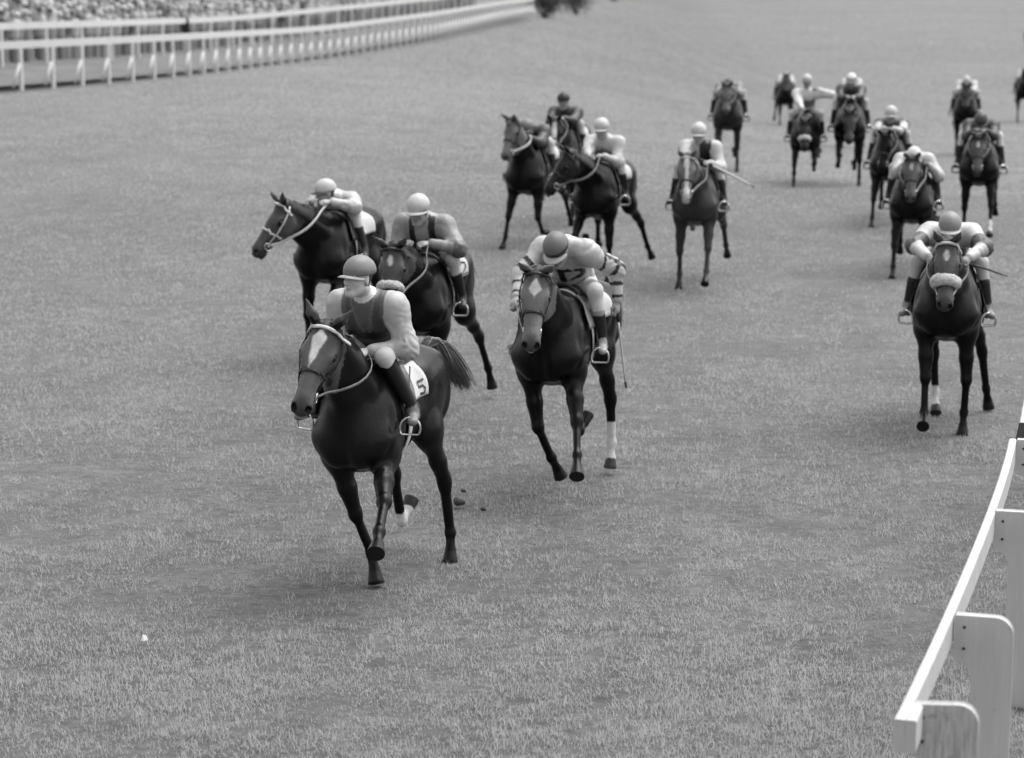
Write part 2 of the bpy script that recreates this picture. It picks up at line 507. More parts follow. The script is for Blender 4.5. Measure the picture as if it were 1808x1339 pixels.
    e((.49, 0, -.150 - .015 * q.get('mouth', 0)), (.085, .075, .005 + .014 * q.get('mouth', 0)), .008, sub=True)
    # legs
    J = {}
    for key in ('FL', 'FR', 'HL', 'HR'):
        s = 1 if key[1] == 'L' else -1
        j = leg_joints(key[0], s, q[key]); J[key] = j
        if key[0] == 'F':
            B.cone(j[0], j[1], .105, .10, k=.07)
            B.cone(j[1], j[1] * .45 + j[2] * .55, .104, .066, k=.06, sc=(1, .86, 1))
            B.cone(j[1] * .45 + j[2] * .55, j[2], .066, .044, k=.03)
            B.ell(j[2], (.046, .043, .056), k=.03)
            r1, r2 = .033, .031
        else:
            B.cone(j[0], j[1], .17, .125, k=.09, sc=(1, .72, 1))
            B.ell(j[1], (.12, .085, .13), k=.06)
            B.cone(j[1], j[1] * .4 + j[2] * .6, .115, .062, k=.05, sc=(1, .72, 1))
            B.cone(j[1] * .4 + j[2] * .6, j[2], .062, .044, k=.04)
            dk = (j[2] - j[1]); dk /= np.linalg.norm(dk)
            dc = (j[3] - j[2]); dc /= np.linalg.norm(dc)
            back = dk - dc; back /= np.linalg.norm(back) + 1e-6
            B.cone(j[2] + back * .035 - dc * .045, j[2] + dc * .05, .026, .034, k=.04)
            B.ell(j[2], (.05, .042, .06), k=.03)
            r1, r2 = .037, .033
        B.cone(j[2], j[3], r1, r2, k=.03)
        dc = (j[3] - j[2]) / np.linalg.norm(j[3] - j[2])
        bk = np.cross(dc, (0, 1, 0)); bk /= np.linalg.norm(bk)
        if bk @ np.array([-1, 0, 0]) * (1 if dc[2] < 0 else -1) < 0: bk = -bk
        B.cone(j[2] + bk * .022 + dc * .05, j[3] + bk * .022, .017, .018, k=.02)
        B.ell(j[3] + bk * .008, (.041, .038, .043), k=.02)
        B.cone(j[3], j[4], .030, .035, k=.025)
        B.cone(j[4], j[5], .040, .057, k=.012)
        dh = (j[5] - j[4]) / np.linalg.norm(j[5] - j[4])
        B.p.append(('hoofcut', j[5], dh))
    cuts = [p for p in B.p if p[0] == 'hoofcut']
    B.p = [p for p in B.p if p[0] != 'hoofcut']
    q['_zmin'] = min(j[5][2] - .0 for j in J.values())
    return B, J, poll, Rh, (n0, d, up, Rn), cuts

def horse_color(V, q, J, poll, Rh, nk):
    q = dict(q); q['coat'] *= COATK; q['face'] = q.get('face', q['coat'] * 1.4) * FACEK
    c = np.full(len(V), q['coat'])
    dk = q.get('points', q['coat'] * .35)
    c *= 1 + .18 * vnoise(V, 5, 3)
    for key, j in J.items():
        d2, h2 = segd(V, j[2], j[3]); d3, h3 = segd(V, j[3], j[4]); d4, h4 = segd(V, j[4], j[5])
        dd = np.minimum(np.minimum(d2, d3), d4)
        d1, h1 = segd(V, j[1], j[2])
        m = (d1 < .1) & (h1 > .5)
        leg = q.get('legtone', 1)
        c[m] = c[m] * (1 - (h1[m] - .5) * 2 * (1 - leg)) if leg != 1 else c[m] + (dk - c[m]) * np.clip((h1[m] - .5) * 2, 0, 1)
        m = dd < .085
        c[m] = dk if leg == 1 else q['coat'] * leg
        so = q.get('socks', {}).get(key)
        if so:
            near = (np.minimum(d3, d4) < .075) & (d4 > .0)
            m = near | ((d2 < .075) & (h2 > so))
            c[m] = .55
        m = (d4 < .062) & (h4 > .12) & (d4 <= d3 + .01)
        c[m] = .010 if not so else .04
    L = (V - poll) @ Rh
    x, y, z = L.T
    head = (x > -.02) & (x < .66) & (np.abs(y) < .16) & (z > -.32) & (z < .06)
    fc = q.get('face', q['coat'] * 1.4)
    c[head] += (fc * (1 + .15 * vnoise(V[head], 14, 5)) - c[head]) * sstep(x[head] - np.minimum(z[head] + .10, 0) * .5, -.02, .17)
    ear = (x > -.16) & (x < .12) & (np.abs(y) < .16) & (z >= .045) & (z < .26)
    c[ear] = fc * .8
    muz = head & (x > .47)
    c[muz] = fc + (q.get('muzzle', fc * .55) - fc) * sstep(x[muz], .47, .54)
    for s in (1, -1):
        nd = np.linalg.norm((L - np.array([.562, s * .045, -.064])) / np.array([.032, .021, .024]), axis=1)
        c[nd < 1] = .003
        ed = np.linalg.norm((L - np.array([.185, s * .10, -.072])) / np.array([.042, .035, .030]), axis=1)
        c[ed < 1] = fc * .25
        ed2 = np.linalg.norm((L - np.array([.185, s * .10, -.098])) / np.array([.05, .03, .014]), axis=1)
        c[ed2 < 1] = fc * 1.35
    if q.get('mouth', 0):
        c[head & (x > .38) & (np.abs(z + .155) < .018) & (np.abs(y) < .035)] = .05
    bl = q.get('blaze')
    top = head & (z > -.075)
    wob = .006 * np.sin(x * 60) + .004 * np.sin(y * 130 + x * 35)
    def mark(m, tone, zone):
        w = sstep(m, -.006, .006) * zone
        c[:] = c + (tone - c) * w
    if bl == 'star': mark((.050 - np.abs(y) - .72 * np.abs(x - .145)) + .004 * vnoise(V, 70, 6), .60, top)
    elif bl == 'spot': mark((1 - np.sqrt((y / .024) ** 2 + ((x - .145) / .045) ** 2)) * .03, .50, top)
    elif bl == 'wedge':
        w = np.where(x < .10, .046 - (.10 - x) * .9, .046 - (x - .10) * .22)
        mark(np.minimum(np.minimum(w + wob * .6 - np.abs(y + .006 + (x - .10) * .10), x - .06), .30 - x), .62, top)
    elif bl == 'blaze':
        mark(.022 + .018 * sstep(x, .30, .5) + .008 * (1 - sstep(x, .1, .2)) + wob * .5 - np.abs(y), .60, top & (x > .05))
        mark(.045 - np.abs(y), .45, head & (x > .50) & (z > -.12))
    elif bl == 'wide':
        mark(.034 + .02 * sstep(x, .30, .5) - np.abs(y), .60, top & (x > .05))
        c[head & (x > .46)] = .5
    if q.get('chin'):
        m = head & (x > .42) & (z < -.138)
        c[m] = q['chin']
    return np.maximum(c, .0015)

def arc_on_head(B, poll, Rh, x, a0, a1, n=22, tilt=0.0, off=.006):
    """a strap round the head at distance x from the poll, from angle a0 to a1 (0 = over the face)"""
    a = np.radians(np.linspace(a0, a1, n))
    cen = np.array([x, 0, -.11])
    r = .16
    P = np.stack([cen[0] + tilt * (1 - np.cos(a)), r * np.sin(a), cen[2] + r * np.cos(a)], -1)
    P = P @ Rh.T + poll
    return B.snap(P, off, 10)

def horse(q):
    B, J, poll, Rh, nk, cuts = horse_solid(q)
    z0 = q.get('air', 0.0) - q['_zmin']
    h = q['h']
    V, F = B.mesh(h, disp=(lambda P: .004 * vnoise(P, 9, 2) + .002 * vnoise(P, 25, 4)) if q.get('near') else None)
    for _, hp, hd in cuts:       # flat hoof soles
        r = np.linalg.norm(V - hp, axis=1) < .095
        s = (V[r] - hp) @ hd
        V[r] -= np.maximum(s - .004, 0)[:, None] * hd
    col = horse_color(V, q, J, poll, Rh, nk)
    g = ground_t(*q['at'])
    phi = rad(q['yaw'])
    f = np.array([-sin(phi), -cos(phi), 0])
    S_ = q.get('size', 1.06)
    loc = g - f * .40 * S_
    loc[2] = float(terrain(loc[0], loc[1]))
    rz = atan2(f[1], f[0])
    T = thing('racehorse', q['label'], 'horse', loc, rz, 'racehorses galloping in the field')
    T.scale = (S_, S_, S_); q['S'] = S_
    up = np.array([0, 0, z0])
    mk('body', V + up, F, M_COAT, T, col)
    far = q.get('far', False)
    hw = lambda p: np.asarray(p) @ Rh.T + poll          # head frame -> horse frame
    def fin(A, name, m, **kw):
        for i in range(len(A.V)): A.V[i] = A.V[i] + up
        return A.build(name, m, T, **kw)
    # eyes
    for s in (1, -1):
        A = Acc(); cE = hw((.183, s * .097, -.074))
        n = 8
        th, ph = np.meshgrid(np.linspace(0, pi, n), np.linspace(0, 2 * pi, 2 * n, endpoint=False), indexing='ij')
        S_ = np.stack([np.sin(th) * np.cos(ph), np.sin(th) * np.sin(ph), np.cos(th)], -1).reshape(-1, 3) * .025 + cE
        Fq = [[i * 2 * n + j, (i + 1) * 2 * n + j, (i + 1) * 2 * n + (j + 1) % (2 * n), i * 2 * n + (j + 1) % (2 * n)] for i in range(n - 1) for j in range(2 * n)]
        A.add(S_, Fq); fin(A, 'eye', M_EYE)
    # mane
    rr = random.Random(int(q['at'][0]) + 5)
    n0, d, nup, Rn = nk
    A = Acc()
    nst = 40 if far else 150
    for i in range(nst):
        t = rr.uniform(.02, .86); s = -1 if rr.random() < .7 else 1
        base = n0 + Rn @ (d * (.08 + .72 * t) + nup * (.255 - .135 * t) + np.array([0, rr.uniform(-.015, .015), 0]))
        ln = rr.uniform(.07, .15)
        back = Rn @ (-d * rr.uniform(.2, .7) * ln + nup * rr.uniform(.0, .45) * ln)
        side = Rn @ np.array([0, s * ln * rr.uniform(.25, .6), 0])
        P = [base + (back * a + side * a ** .8 - np.array([0, 0, .35 * ln * a * a])) for a in np.linspace(0, 1, 4)]
        A.tube(P, .008 * (1.6 if far else 1) * np.array([1, .9, .6, .2]), n=3, col=q['coat'] * rr.uniform(.3, 1.0))
    # forelock
    for i in range(4 if far else q.get('forelock', 8)):
        y = rr.uniform(-.03, .03)
        P = hw(np.array([[-.01, y * .5, .02], [.03, y, .024], [.055, y * 1.4, .018], [.06 + rr.uniform(.0, .03), y * 2, .010]]))
        A.tube(P, np.array([.008, .008, .006, .002]), n=3, col=q['coat'] * rr.uniform(.4, 1.1))
    fin(A, 'mane', M_HAIR, vcol=True)
    # tail
    ty, tz, tl = q.get('tail', (0, .05, .6))
    A = Acc()
    for i in range(60 if far else q.get('tailn', 150)):
        y0 = rr.uniform(-.03, .03)
        sp = rr.gauss(0, 1); sq = rr.gauss(0, 1)
        L = tl * rr.uniform(.6, 1.05)
        P = []
        for a in np.linspace(0, 1, 7):
            P.append(np.array([-.80 - L * .55 * a + .02 * sq * a, y0 + ty * L * (a ** 1.3) + .10 * sp * a * tl,
                               1.45 + tz * 4 * a * (1 - a) * 1.1 - L * .62 * a ** 2.2 + .07 * sq * a * tl]))
        A.tube(P, (.006 if q.get('tailn') else .009 if not far else .014) * np.array([1, 1, .9, .8, .65, .45, .15]), n=3, col=q.get('tailtone', q['coat']) * rr.uniform(.35, 1.3))
    fin(A, 'tail', M_HAIR, vcol=True)
    # bridle
    bt = q.get('bridle', (M_LEATHER, M_LEATHER, M_LEATHER))
    A = Acc()
    hb, gb = arc_on_head(B, poll, Rh, .045, -100, 100, off=.007)
    A.tube(hb, .010, n=6, flat=(.55, 1.25), up=gb); fin(A, 'browband', bt[0])
    cheek = []
    for s in (1, -1):
        A = Acc()
        P = hw(np.array([[-.015 + .43 * a + .02 * sin(a * 3), s * .12, -.06 - .095 * a] for a in np.linspace(0, 1, 14)]))
        P, gg = B.snap(P, .007, 10)
        A.tube(P, .009, n=6, flat=(.5, 1.1), up=gg); fin(A, 'cheek_strap', bt[1]); cheek.append(P[-1])
    if q.get('noseband') == 'fleece':
        a = np.linspace(-112, 112, 34)
        P, gg = arc_on_head(B, poll, Rh, .36, -112, 112, n=34, off=.022)
        A = Acc()
        w = np.array([.036 + .006 * rr.random() for _ in a]) * np.minimum(1, .7 + .4 * np.cos(np.radians(a * .8)))
        A.tube(P, w * q.get('fleece', 1), n=12, flat=(.9, 1.15), up=gg); fin(A, 'sheepskin_noseband', M_FLEECE)
    else:
        P, gg = arc_on_head(B, poll, Rh, .33, -150, 150, n=30, off=.006)
        A = Acc(); A.tube(P, .010, n=6, flat=(.5, 1.15), up=gg); fin(A, 'noseband', bt[2])
    bits = []
    for s in (1, -1):
        c0 = B.snap(hw((.44, s * .09, -.140))[None], .012, 10)[0][0]
        bits.append(c0)
        A = Acc(); a = np.linspace(0, 2 * pi, 20, endpoint=False)
        ring = np.stack([.035 * np.cos(a), np.full(20, s * .004), .042 * np.sin(a) - .01], -1) @ Rh.T + c0
        A.tube(ring, .0055, n=6, closed=True); fin(A, 'bit_ring', M_METAL)
    # reins to the rider's hands
    jk = q['jockey']
    for s, b_ in ((1, bits[0]), (-1, bits[1])):
        hand = np.array(jk['handL' if s > 0 else 'handR'], float)
        if (jk.get('freeL') and s > 0) or (jk.get('freeR') and s < 0):
            hand = np.array(jk['handR' if s > 0 else 'handL'], float) + np.array([0, s * .02, 0])
        P = []
        for a in np.linspace(0, 1, 16):
            p = b_ + (hand - b_) * a
            p[2] -= .09 * 4 * a * (1 - a) * q.get('sag', .5)
            P.append(p)
        P = np.array(P)
        for _ in range(1): dd = B.at(P); m = dd < .012
        if m.any():
            P2, _ = B.snap(P, .014, 8); P = np.where(m[:, None], P2, P)
        for _ in range(4): P[1:-1] = .5 * P[1:-1] + .25 * (P[:-2] + P[2:])
        P2, _ = B.snap(P, .016, 8); P = np.where((B.at(P) < .012)[:, None] & (np.arange(16) > 0)[:, None], P2, P)
        P[2:-1] = .5 * P[2:-1] + .25 * (P[1:-2] + P[3:])
        A = Acc(); A.tube(P, .0085 * max(1, h / .012), n=6, flat=(1.15, .45)); fin(A, 'rein', q.get('rein', M_TAN))
    # saddle cloth, saddle, girth, stirrups
    def drape(x0, x1, a0, a1, nx, na, off, wob=0, r0=.62, xs=0.0):
        X = np.linspace(x0, x1, nx); Ag = np.radians(np.linspace(a0, a1, na))
        O = np.zeros((nx, na, 3)); Dv = np.zeros((nx, na, 3))
        O[..., 0] = X[:, None] + xs * np.abs(Ag)[None, :]; O[..., 2] = 1.24
        Dv[..., 1] = np.sin(Ag)[None]; Dv[..., 2] = np.cos(Ag)[None]
        t = np.full((nx, na), r0)
        for _ in range(14): t = t - np.clip(B.at(O + Dv * t[..., None]) - off, -.05, .1) * .9
        if wob: t = t + wob * np.sin(Ag * 9)[None] * np.sin(X * 17)[:, None]
        return O + Dv * t[..., None], Dv
    def sheet(P, Dv, th, A):
        nx, na = P.shape[:2]
        Vt = np.concatenate([P.reshape(-1, 3), (P - Dv * th).reshape(-1, 3)])
        N = nx * na; Fq = []
        for i in range(nx - 1):
            for j in range(na - 1):
                a, b, c, e_ = i * na + j, i * na + j + 1, (i + 1) * na + j + 1, (i + 1) * na + j
                Fq += [[a, b, c, e_], [e_ + N, c + N, b + N, a + N]]
        def rim(l):
            for a, b in zip(l[:-1], l[1:]): Fq.append([b, a, a + N, b + N])
        rim([j for j in range(na)]); rim([(nx - 1) * na + j for j in range(na)][::-1])
        rim([i * na for i in range(nx)][::-1]); rim([i * na + na - 1 for i in range(nx)])
        A.add(Vt, Fq)
    res = 1 if not far else 2
    cl = q.get('cloth', (-.28, .20, 72))
    if cl:
        A = Acc(); P, Dv = drape(cl[0], cl[1], -cl[2], cl[2], 16 // res, 34 // res, .014, .005)
        sheet(P, Dv, .008, A); fin(A, 'saddle_cloth', q.get('clothmat', M_CLOTH))
        if q.get('digit'):
            for s in (1, -1):
                A = Acc()
                for stroke in q['digit']:
                    pts = []
                    for (u, v) in stroke:
                        O = np.array([cl[0] + .03 + .10 * (1 - u if s > 0 else u), 0, 1.24]); a = rad(s * (cl[2] - 24 + 20 * (1 - v))); Dn = np.array([0, sin(a), cos(a)])
                        t = .6
                        for _ in range(14): t -= np.clip(B.at((O + Dn * t)[None])[0] - .021, -.05, .1) * .9
                        pts.append(O + Dn * t)
                    A.tube(np.array(pts), .008, n=6, flat=(.35, 1.1), up=Dn)
                fin(A, 'saddle_number', M_INK)
    A = Acc()
    P, Dv = drape(-.20, .18, -28, 28, 14 // res, 16 // res, .036)
    xx = np.linspace(-1, 1, P.shape[0]); P[..., 2] += (np.maximum(.04 * xx ** 2 - .01, -.01))[:, None] * (np.cos(np.linspace(-1.4, 1.4, P.shape[1])))[None]
    sheet(P, Dv, .02, A); fin(A, 'saddle', M_LEATHER)
    for s in (1, -1):
        A = Acc(); P, Dv = drape(-.02, .24, s * 24, s * 76, 8, 12, .030, 0, xs=.10)
        if s < 0: P, Dv = P[:, ::-1], Dv[:, ::-1]
        sheet(P, Dv, .008, A); fin(A, 'saddle_flap', q.get('flap', M_LEATHER))
    A = Acc(); P, Dv = drape(.16, .24, 70, 290, 3, 26, .012, r0=.46); sheet(P, Dv, .006, A); fin(A, 'girth', M_WEB)
    for s in (1, -1):
        fx, fy, fz = jk['feet'][0 if s > 0 else 1]
        foot = np.array([fx, fy, fz])
        rs = max(1.0, h / .011)
        A = Acc(); a = np.linspace(-.15 * pi, 1.15 * pi, 18)
        w = np.stack([np.zeros(18) + .015, .068 * np.cos(a), .075 * np.sin(a) + .0], -1)
        w = np.concatenate([w, [[.015, -.052, -.04], [.015, .052, -.04]]])
        yaw = rad(jk.get('toe', 18)) * s
        A.tube(w @ rotz(yaw).T + foot + np.array([.045, .01 * s, -.02]), .0075 * rs, n=6, closed=True, flat=(1.3, 1), up=(1, 0, 0)); fin(A, 'stirrup', M_METAL)
        top = np.array([.06, s * .22, 1.52]); a = np.linspace(0, 1, 8)[:, None]
        P = top * (1 - a) + (foot + np.array([.045, 0, .055])) * a
        Pm = B.at(P) < .02
        P2, _ = B.snap(P, .024, 6); P = np.where(Pm[:, None], P2, P)
        A = Acc(); A.tube(P, .010 * rs, n=6, flat=(.45, 1.2), up=(0, s, 0)); fin(A, 'stirrup_leather', M_LEATHER)
    if q.get('martingale'):
        P, gg = B.snap(np.array([[.62 + .1 * a, s_ * 0.02, 1.05 + .3 * a] for a in np.linspace(0, 1, 8) for s_ in (1,)]), .008, 8)
        A = Acc(); A.tube(P, .010, n=6, flat=(.5, 1), up=gg); fin(A, 'breast_strap', M_LEATHER)
    return T, loc, rz, z0

# ------------------------------------------------------------------ jockey
def ik(a, c, l1, l2, pole):
    a, c = np.asarray(a, float), np.asarray(c, float)
    v = c - a; D = np.linalg.norm(v)
    if D > (l1 + l2) * .999:
        l1 *= D / (l1 + l2) * 1.001; l2 *= D / (l1 + l2) * 1.001
        s_ = D / (l1 + l2) * 1.002; l1 *= s_; l2 *= s_
    u = v / D
    x = (D * D + l1 * l1 - l2 * l2) / (2 * D)
    y = math.sqrt(max(l1 * l1 - x * x, 1e-6))
    p = np.asarray(pole, float); p = p - (p @ u) * u; p /= np.linalg.norm(p)
    return a + u * x + p * y
def frame(x, up):
    x = np.asarray(x, float) / np.linalg.norm(x); up = np.asarray(up, float)
    z = up - (up @ x) * x; z /= np.linalg.norm(z)
    return np.stack([x, np.cross(z, x), z], 1)

def silk_tone(style, u, v, w, sl, st, side, V):
    """gray tone of the racing silks: u up the spine, v across, w to the front, st along the sleeve"""
    n = len(u); o = np.full(n, .5)
    if style == 'panel':       # dark quartered body, pale sleeves
        o[:] = .38
        b = ~sl
        o[b] = .055
        o[b & (u > .62)] = .10
        o[b & (u > .62) & (np.abs(v) > .055) & (np.abs(v) < .12)] = .06
        o[b & (u > .40) & (u < .55)] = .018
        o[b & (u < .40) & (u > .30)] = .06
        o[b & (u < .30)] = .012
        m = b & (u > .55) & (np.abs(np.abs(v) - (.01 + (u - .5) * .12)) < .008); o[m] = .13
    elif style == 'hooped':    # white with black bands on the sleeves and a black figure on the chest
        o[:] = .42
        o[sl & ((np.abs(st - .92) < .05) | (np.abs(st - 1.45) < .05) | (np.abs(st - 1.84) < .05))] = .012
        o[sl & (np.abs(st - .40 - 1.6 * w) < .045)] = .012
        o[sl & (np.abs(w - .015) < .020) & (st > .40) & (st < 1.45)] = .012
        f = (~sl) & (w > .0)
        o[f & (np.abs(u - .64) < .042) & (v > -.12) & (v < .06)] = .012
        o[f & (np.abs(v + .03) < .030) & (u > .32) & (u < .64)] = .012
        o[f & (np.abs(np.hypot((v - .085), (u - .52) * .47) - .05) < .018) & (v > .075)] = .012
        o[f & (np.abs(u - .40 - (v - .05) * 1.2) < .03) & (v > .03) & (v < .14)] = .012
    elif style == 'darkfront':
        o[:] = .42
        o[(~sl) & (w > -.02) & (u > .1) & (u < .86)] = .035
    elif style == 'graycollar':
        o[:] = .20
        o[sl] = .22
        o[(~sl) & (u > .72) & (np.abs(v) < .13)] = .30
        o[(~sl) & (w > 0) & (np.abs(np.abs(v) - .09) < .03) & (u > .3)] = .02
        o[sl & (np.abs(st - 1.0) < .12)] = .10
    elif style == 'graydiamond':
        o[:] = .42
        o[(~sl) & (w > 0) & (np.abs(v) + np.abs(u - .55) * .5 < .17)] = .17
    elif style == 'blackvee':
        o[:] = .42
        o[(~sl) & (w > -.06) & (u > .5) & (v > .0) & (v < .17)] = .012
        o[(~sl) & (w > 0) & (u > .45) & (u < .6) & (v > -.12) & (v < .05)] = .02
        o[(~sl) & (w > 0) & (u < .42)] = .25
    elif style == 'halves':    # pale shoulders, darker lower sleeves
        o[:] = .12
        o[(u > .66)] = .50
        o[sl & (st < .5)] = .45
        o[sl & (st > .5) & (st < 1.15)] = .07
        o[sl & (st > 1.15)] = .5
    elif style == 'darkpale':
        o[:] = .06
        o[sl & (st > .25)] = .5
        o[sl & (np.abs(st - .95) < .10)] = .05
    elif style == 'white':
        o[:] = .42
    elif style == 'dark':
        o[:] = .035
    elif style == 'gray':
        o[:] = .17
    elif style == 'paleband':
        o[:] = .58
        o[(~sl) & (np.abs(u - .5) < .18)] = .16
        o[(~sl) & (u < .25)] = .12
    elif style == 'darkband':
        o[:] = .05
        o[(~sl) & (np.abs(u - .45) < .12)] = .25
    return o

def jockey(q, loc, rz, z0):
    j = q['jockey']; h = j['h']; near = q.get('near', False)
    hx, hz = j['hip']; lean = rad(j['lean'])
    sd = j.get('side', 0.0)
    hip = np.array([hx, 0, hz])
    u = np.array([cos(lean) * cos(sd), sin(sd), sin(lean)]); u /= np.linalg.norm(u)
    Rt = frame(u, (-sin(lean), 0, cos(lean)))     # x spine, y left, z back
    Nb = hip + u * .47
    tw = rad(j.get('twist', 0))
    sh = {s: hip + u * .395 + rotz(tw) @ (Rt @ np.array([0, s * .185, -.01])) for s in (1, -1)}
    nl = rad(j.get('necklean', j['lean'] + 22))
    hy = rad(j['head'][1])
    Hc = Nb + np.array([cos(nl) * cos(hy * .3), cos(nl) * sin(hy * .3), sin(nl)]) * .160
    Rh = rotz(hy) @ roty(rad(j['head'][0])) @ rotx(rad(j.get('tilt', 0)))
    arms = {}
    for s in (1, -1):
        hd = np.array(j['handL' if s > 0 else 'handR'], float)
        el = ik(sh[s], hd, .285, .26, j.get('poleL' if s > 0 else 'poleR', (-.55, s * .50, -.6)))
        arms[s] = (sh[s], el, hd)
    legs = {}
    for s in (1, -1):
        hp = hip + np.array([.0, s * .095, -.03])
        an = np.array(j['feet'][0 if s > 0 else 1], float) + np.array([-.05, 0, .09])
        kn = ik(hp, an, .41, .40, (1.0, s * j.get('kneeout', .42), .4))
        legs[s] = (hp, kn, an)
    label = j['label']
    c_, s_ = cos(rz), sin(rz)
    off = hip
    wl_ = np.asarray(loc) + q['S'] * np.array([c_ * off[0] - s_ * off[1], s_ * off[0] + c_ * off[1], off[2] + z0])
    T = thing('person', label, 'jockey', wl_, rz, 'jockeys riding in the race')
    T.scale = (q['S'],) * 3
    def fin(V, F, name, m, col=None, parent=None): return mk(name, V - off, F, m, parent or T, col)
    # --- body (skin): one continuous figure, clothed below the neck
    B = Solid()
    e = lambda c, r, k=.012, **kw: B.ell(c, r, k=k, R=Rh, t=Hc, **kw)
    c = lambda a, b, ra, rb, k=.012, **kw: B.cone(a, b, ra, rb, k=k, R=Rh, t=Hc, **kw)
    e((-.010, 0, .035), (.097, .076, .088), .02)
    e((.028, 0, -.030), (.064, .060, .085), .03)
    e((.078, 0, -.098), (.022, .026, .018), .02)
    for s in (1, -1):
        c((.0, s * .050, -.060), (.065, s * .018, -.100), .022, .018, .03)
        e((.080, s * .030, .024), (.016, .030, .010), .015)
        e((.066, s * .040, -.026), (.022, .020, .020), .02)
        e((.097, s * .031, .006), (.016, .018, .009), .008, sub=True)
        e((.080, s * .031, .005), (.012, .013, .010), .003)
        e((-.004, s * .077, -.008), (.020, .009, .032), .008)
        c((.098, s * .010, -.034), (.094, s * .013, -.034), .008, .008, .008)
    c((.088, 0, .014), (.110, 0, -.028), .008, .013, .012)
    e((.090, 0, -.060), (.012, .024, .006), .006); e((.087, 0, -.073), (.012, .021, .007), .006)
    e((.102, 0, -.0665), (.010, .022, .0022), .003, sub=True)
    B.cone(Hc + Rh @ np.array([-.02, 0, -.05]), Nb - u * .02, .054, .056, k=.03)
    B.cone(Nb - u * .02, sh[1], .05, .05, k=.04); B.cone(Nb - u * .02, sh[-1], .05, .05, k=.04)
    B.cone(hip, Nb - u * .08, .085, .09, k=.04, sc=(1, 1.2, 1))
    for s in (1, -1):
        S_, E_, W_ = arms[s]
        B.cone(S_, E_, .042, .036, k=.03); B.cone(E_, W_, .036, .025, k=.02)
        hp, kn, an = legs[s]
        B.cone(hp, kn, .07, .05, k=.04); B.cone(kn, an, .047, .034, k=.03)
        B.cone(an + np.array([0, 0, -.04]), an + np.array([.13, s * .03, -.06]), .03, .025, k=.03)
        # hand: palm, four curled fingers of unequal length, thumb
        fx = W_ - E_; fx /= np.linalg.norm(fx)
        Rw = frame(fx * .8 + np.array([.5, 0, -.15]) if not j.get('freeL' if s > 0 else 'freeR') else fx, (0, s * .55, .8))
        c2 = lambda a, b, ra, rb: B.cone(a, b, ra, rb, k=.006, R=Rw, t=W_)
        B.ell((.045, 0, 0), (.048, .040, .019), k=.015, R=Rw, t=W_)
        for i in range(4):
            y = -.030 + .020 * i; ls = (.86, 1.0, .96, .76)[i if s < 0 else 3 - i]
            p0 = np.array([.080, y, .003]); p1 = p0 + np.array([.030, 0, -.020]) * ls; p2 = p1 + np.array([-.004, 0, -.027]) * ls; p3 = p2 + np.array([-.022, 0, -.006]) * ls
            c2(p0 - np.array([.02, 0, 0]), p1, .0100, .0095); c2(p1, p2, .0095, .0088); c2(p2, p3, .0086, .0078)
        ty = .038 * (-s)
        c2((.015, ty * .8, -.006), (.052, ty * 1.25, -.024), .0125, .011); c2((.052, ty * 1.25, -.024), (.078, ty * .75, -.036), .0105, .009)
    V, F = B.mesh(h if near else max(h * 1.1, .0095))
    L = (V - Hc) @ Rh
    col = np.full(len(V), j.get('skin', .36))
    hd_ = np.linalg.norm(L, axis=1) < .16
    if hd_.any():
        x, y, z = L.T
        for s in (1, -1):
            col[hd_ & (((y - s * .031) / .022) ** 2 + ((z - .0255) / .007) ** 2 < 1) & (x > .07)] *= .35
            m = hd_ & (((y - s * .031) / .014) ** 2 + ((z - .005) / .0065) ** 2 < 1) & (x > .07)
            col[m] = .45
            col[hd_ & (((y - s * .032) / .0065) ** 2 + ((z - .005) / .0065) ** 2 < 1) & (x > .07)] = .02
        col[hd_ & ((y / .024) ** 2 + ((z + .067) / .012) ** 2 < 1) & (x > .08)] *= .62
        hair = hd_ & (z > -.045) & (x < .012 - np.maximum(0, z) * .0) & ~((np.abs(y) > .068) & (x > -.03) & (z < .03) & (z > -.05) & (np.abs(y) > .0745))
        col[hair] = j.get('hair', .03)
    fin(V, F, 'body', M_SKIN, col)
    # --- silks
    B = Solid()
    B.ell(hip + u * .10, (.125, .15, .115), k=.05, R2=Rt)
    B.cone(hip + u * .08, hip + u * .33, .128, .128, k=.06, sc=(1, 1.28, 1))
    for s in (1, -1): B.cone(Nb - u * .03, sh[s], .070, .066, k=.08)
    B.ell(hip + u * .32, (.135, .180, .118), k=.06, R2=Rt)
    B.cone(sh[1], sh[-1], .068, .068, k=.06)
    B.cone(Nb - u * .06, Nb + (Hc - Nb) * .22, .085, .062, k=.03)
    for s in (1, -1):
        S_, E_, W_ = arms[s]
        B.ell(S_, (.074, .066, .074), k=.08)
        B.cone(S_, E_, .072, .066, k=.07); B.cone(E_, E_ + (W_ - E_) * .90, .062, .046, k=.04)
        dn = np.array([0, s * .01, -.018])
        B.cone(S_ + (E_ - S_) * .2 + dn, E_ + dn * .8, .066, .064, k=.05)
        B.cone(E_ + (W_ - E_) * .88, E_ + (W_ - E_) * .95, .036, .034, k=.01)
    B.cut(hip + u * .055, u, k=.02)      # tucked into the breeches
    am = j.get('billow', .008)
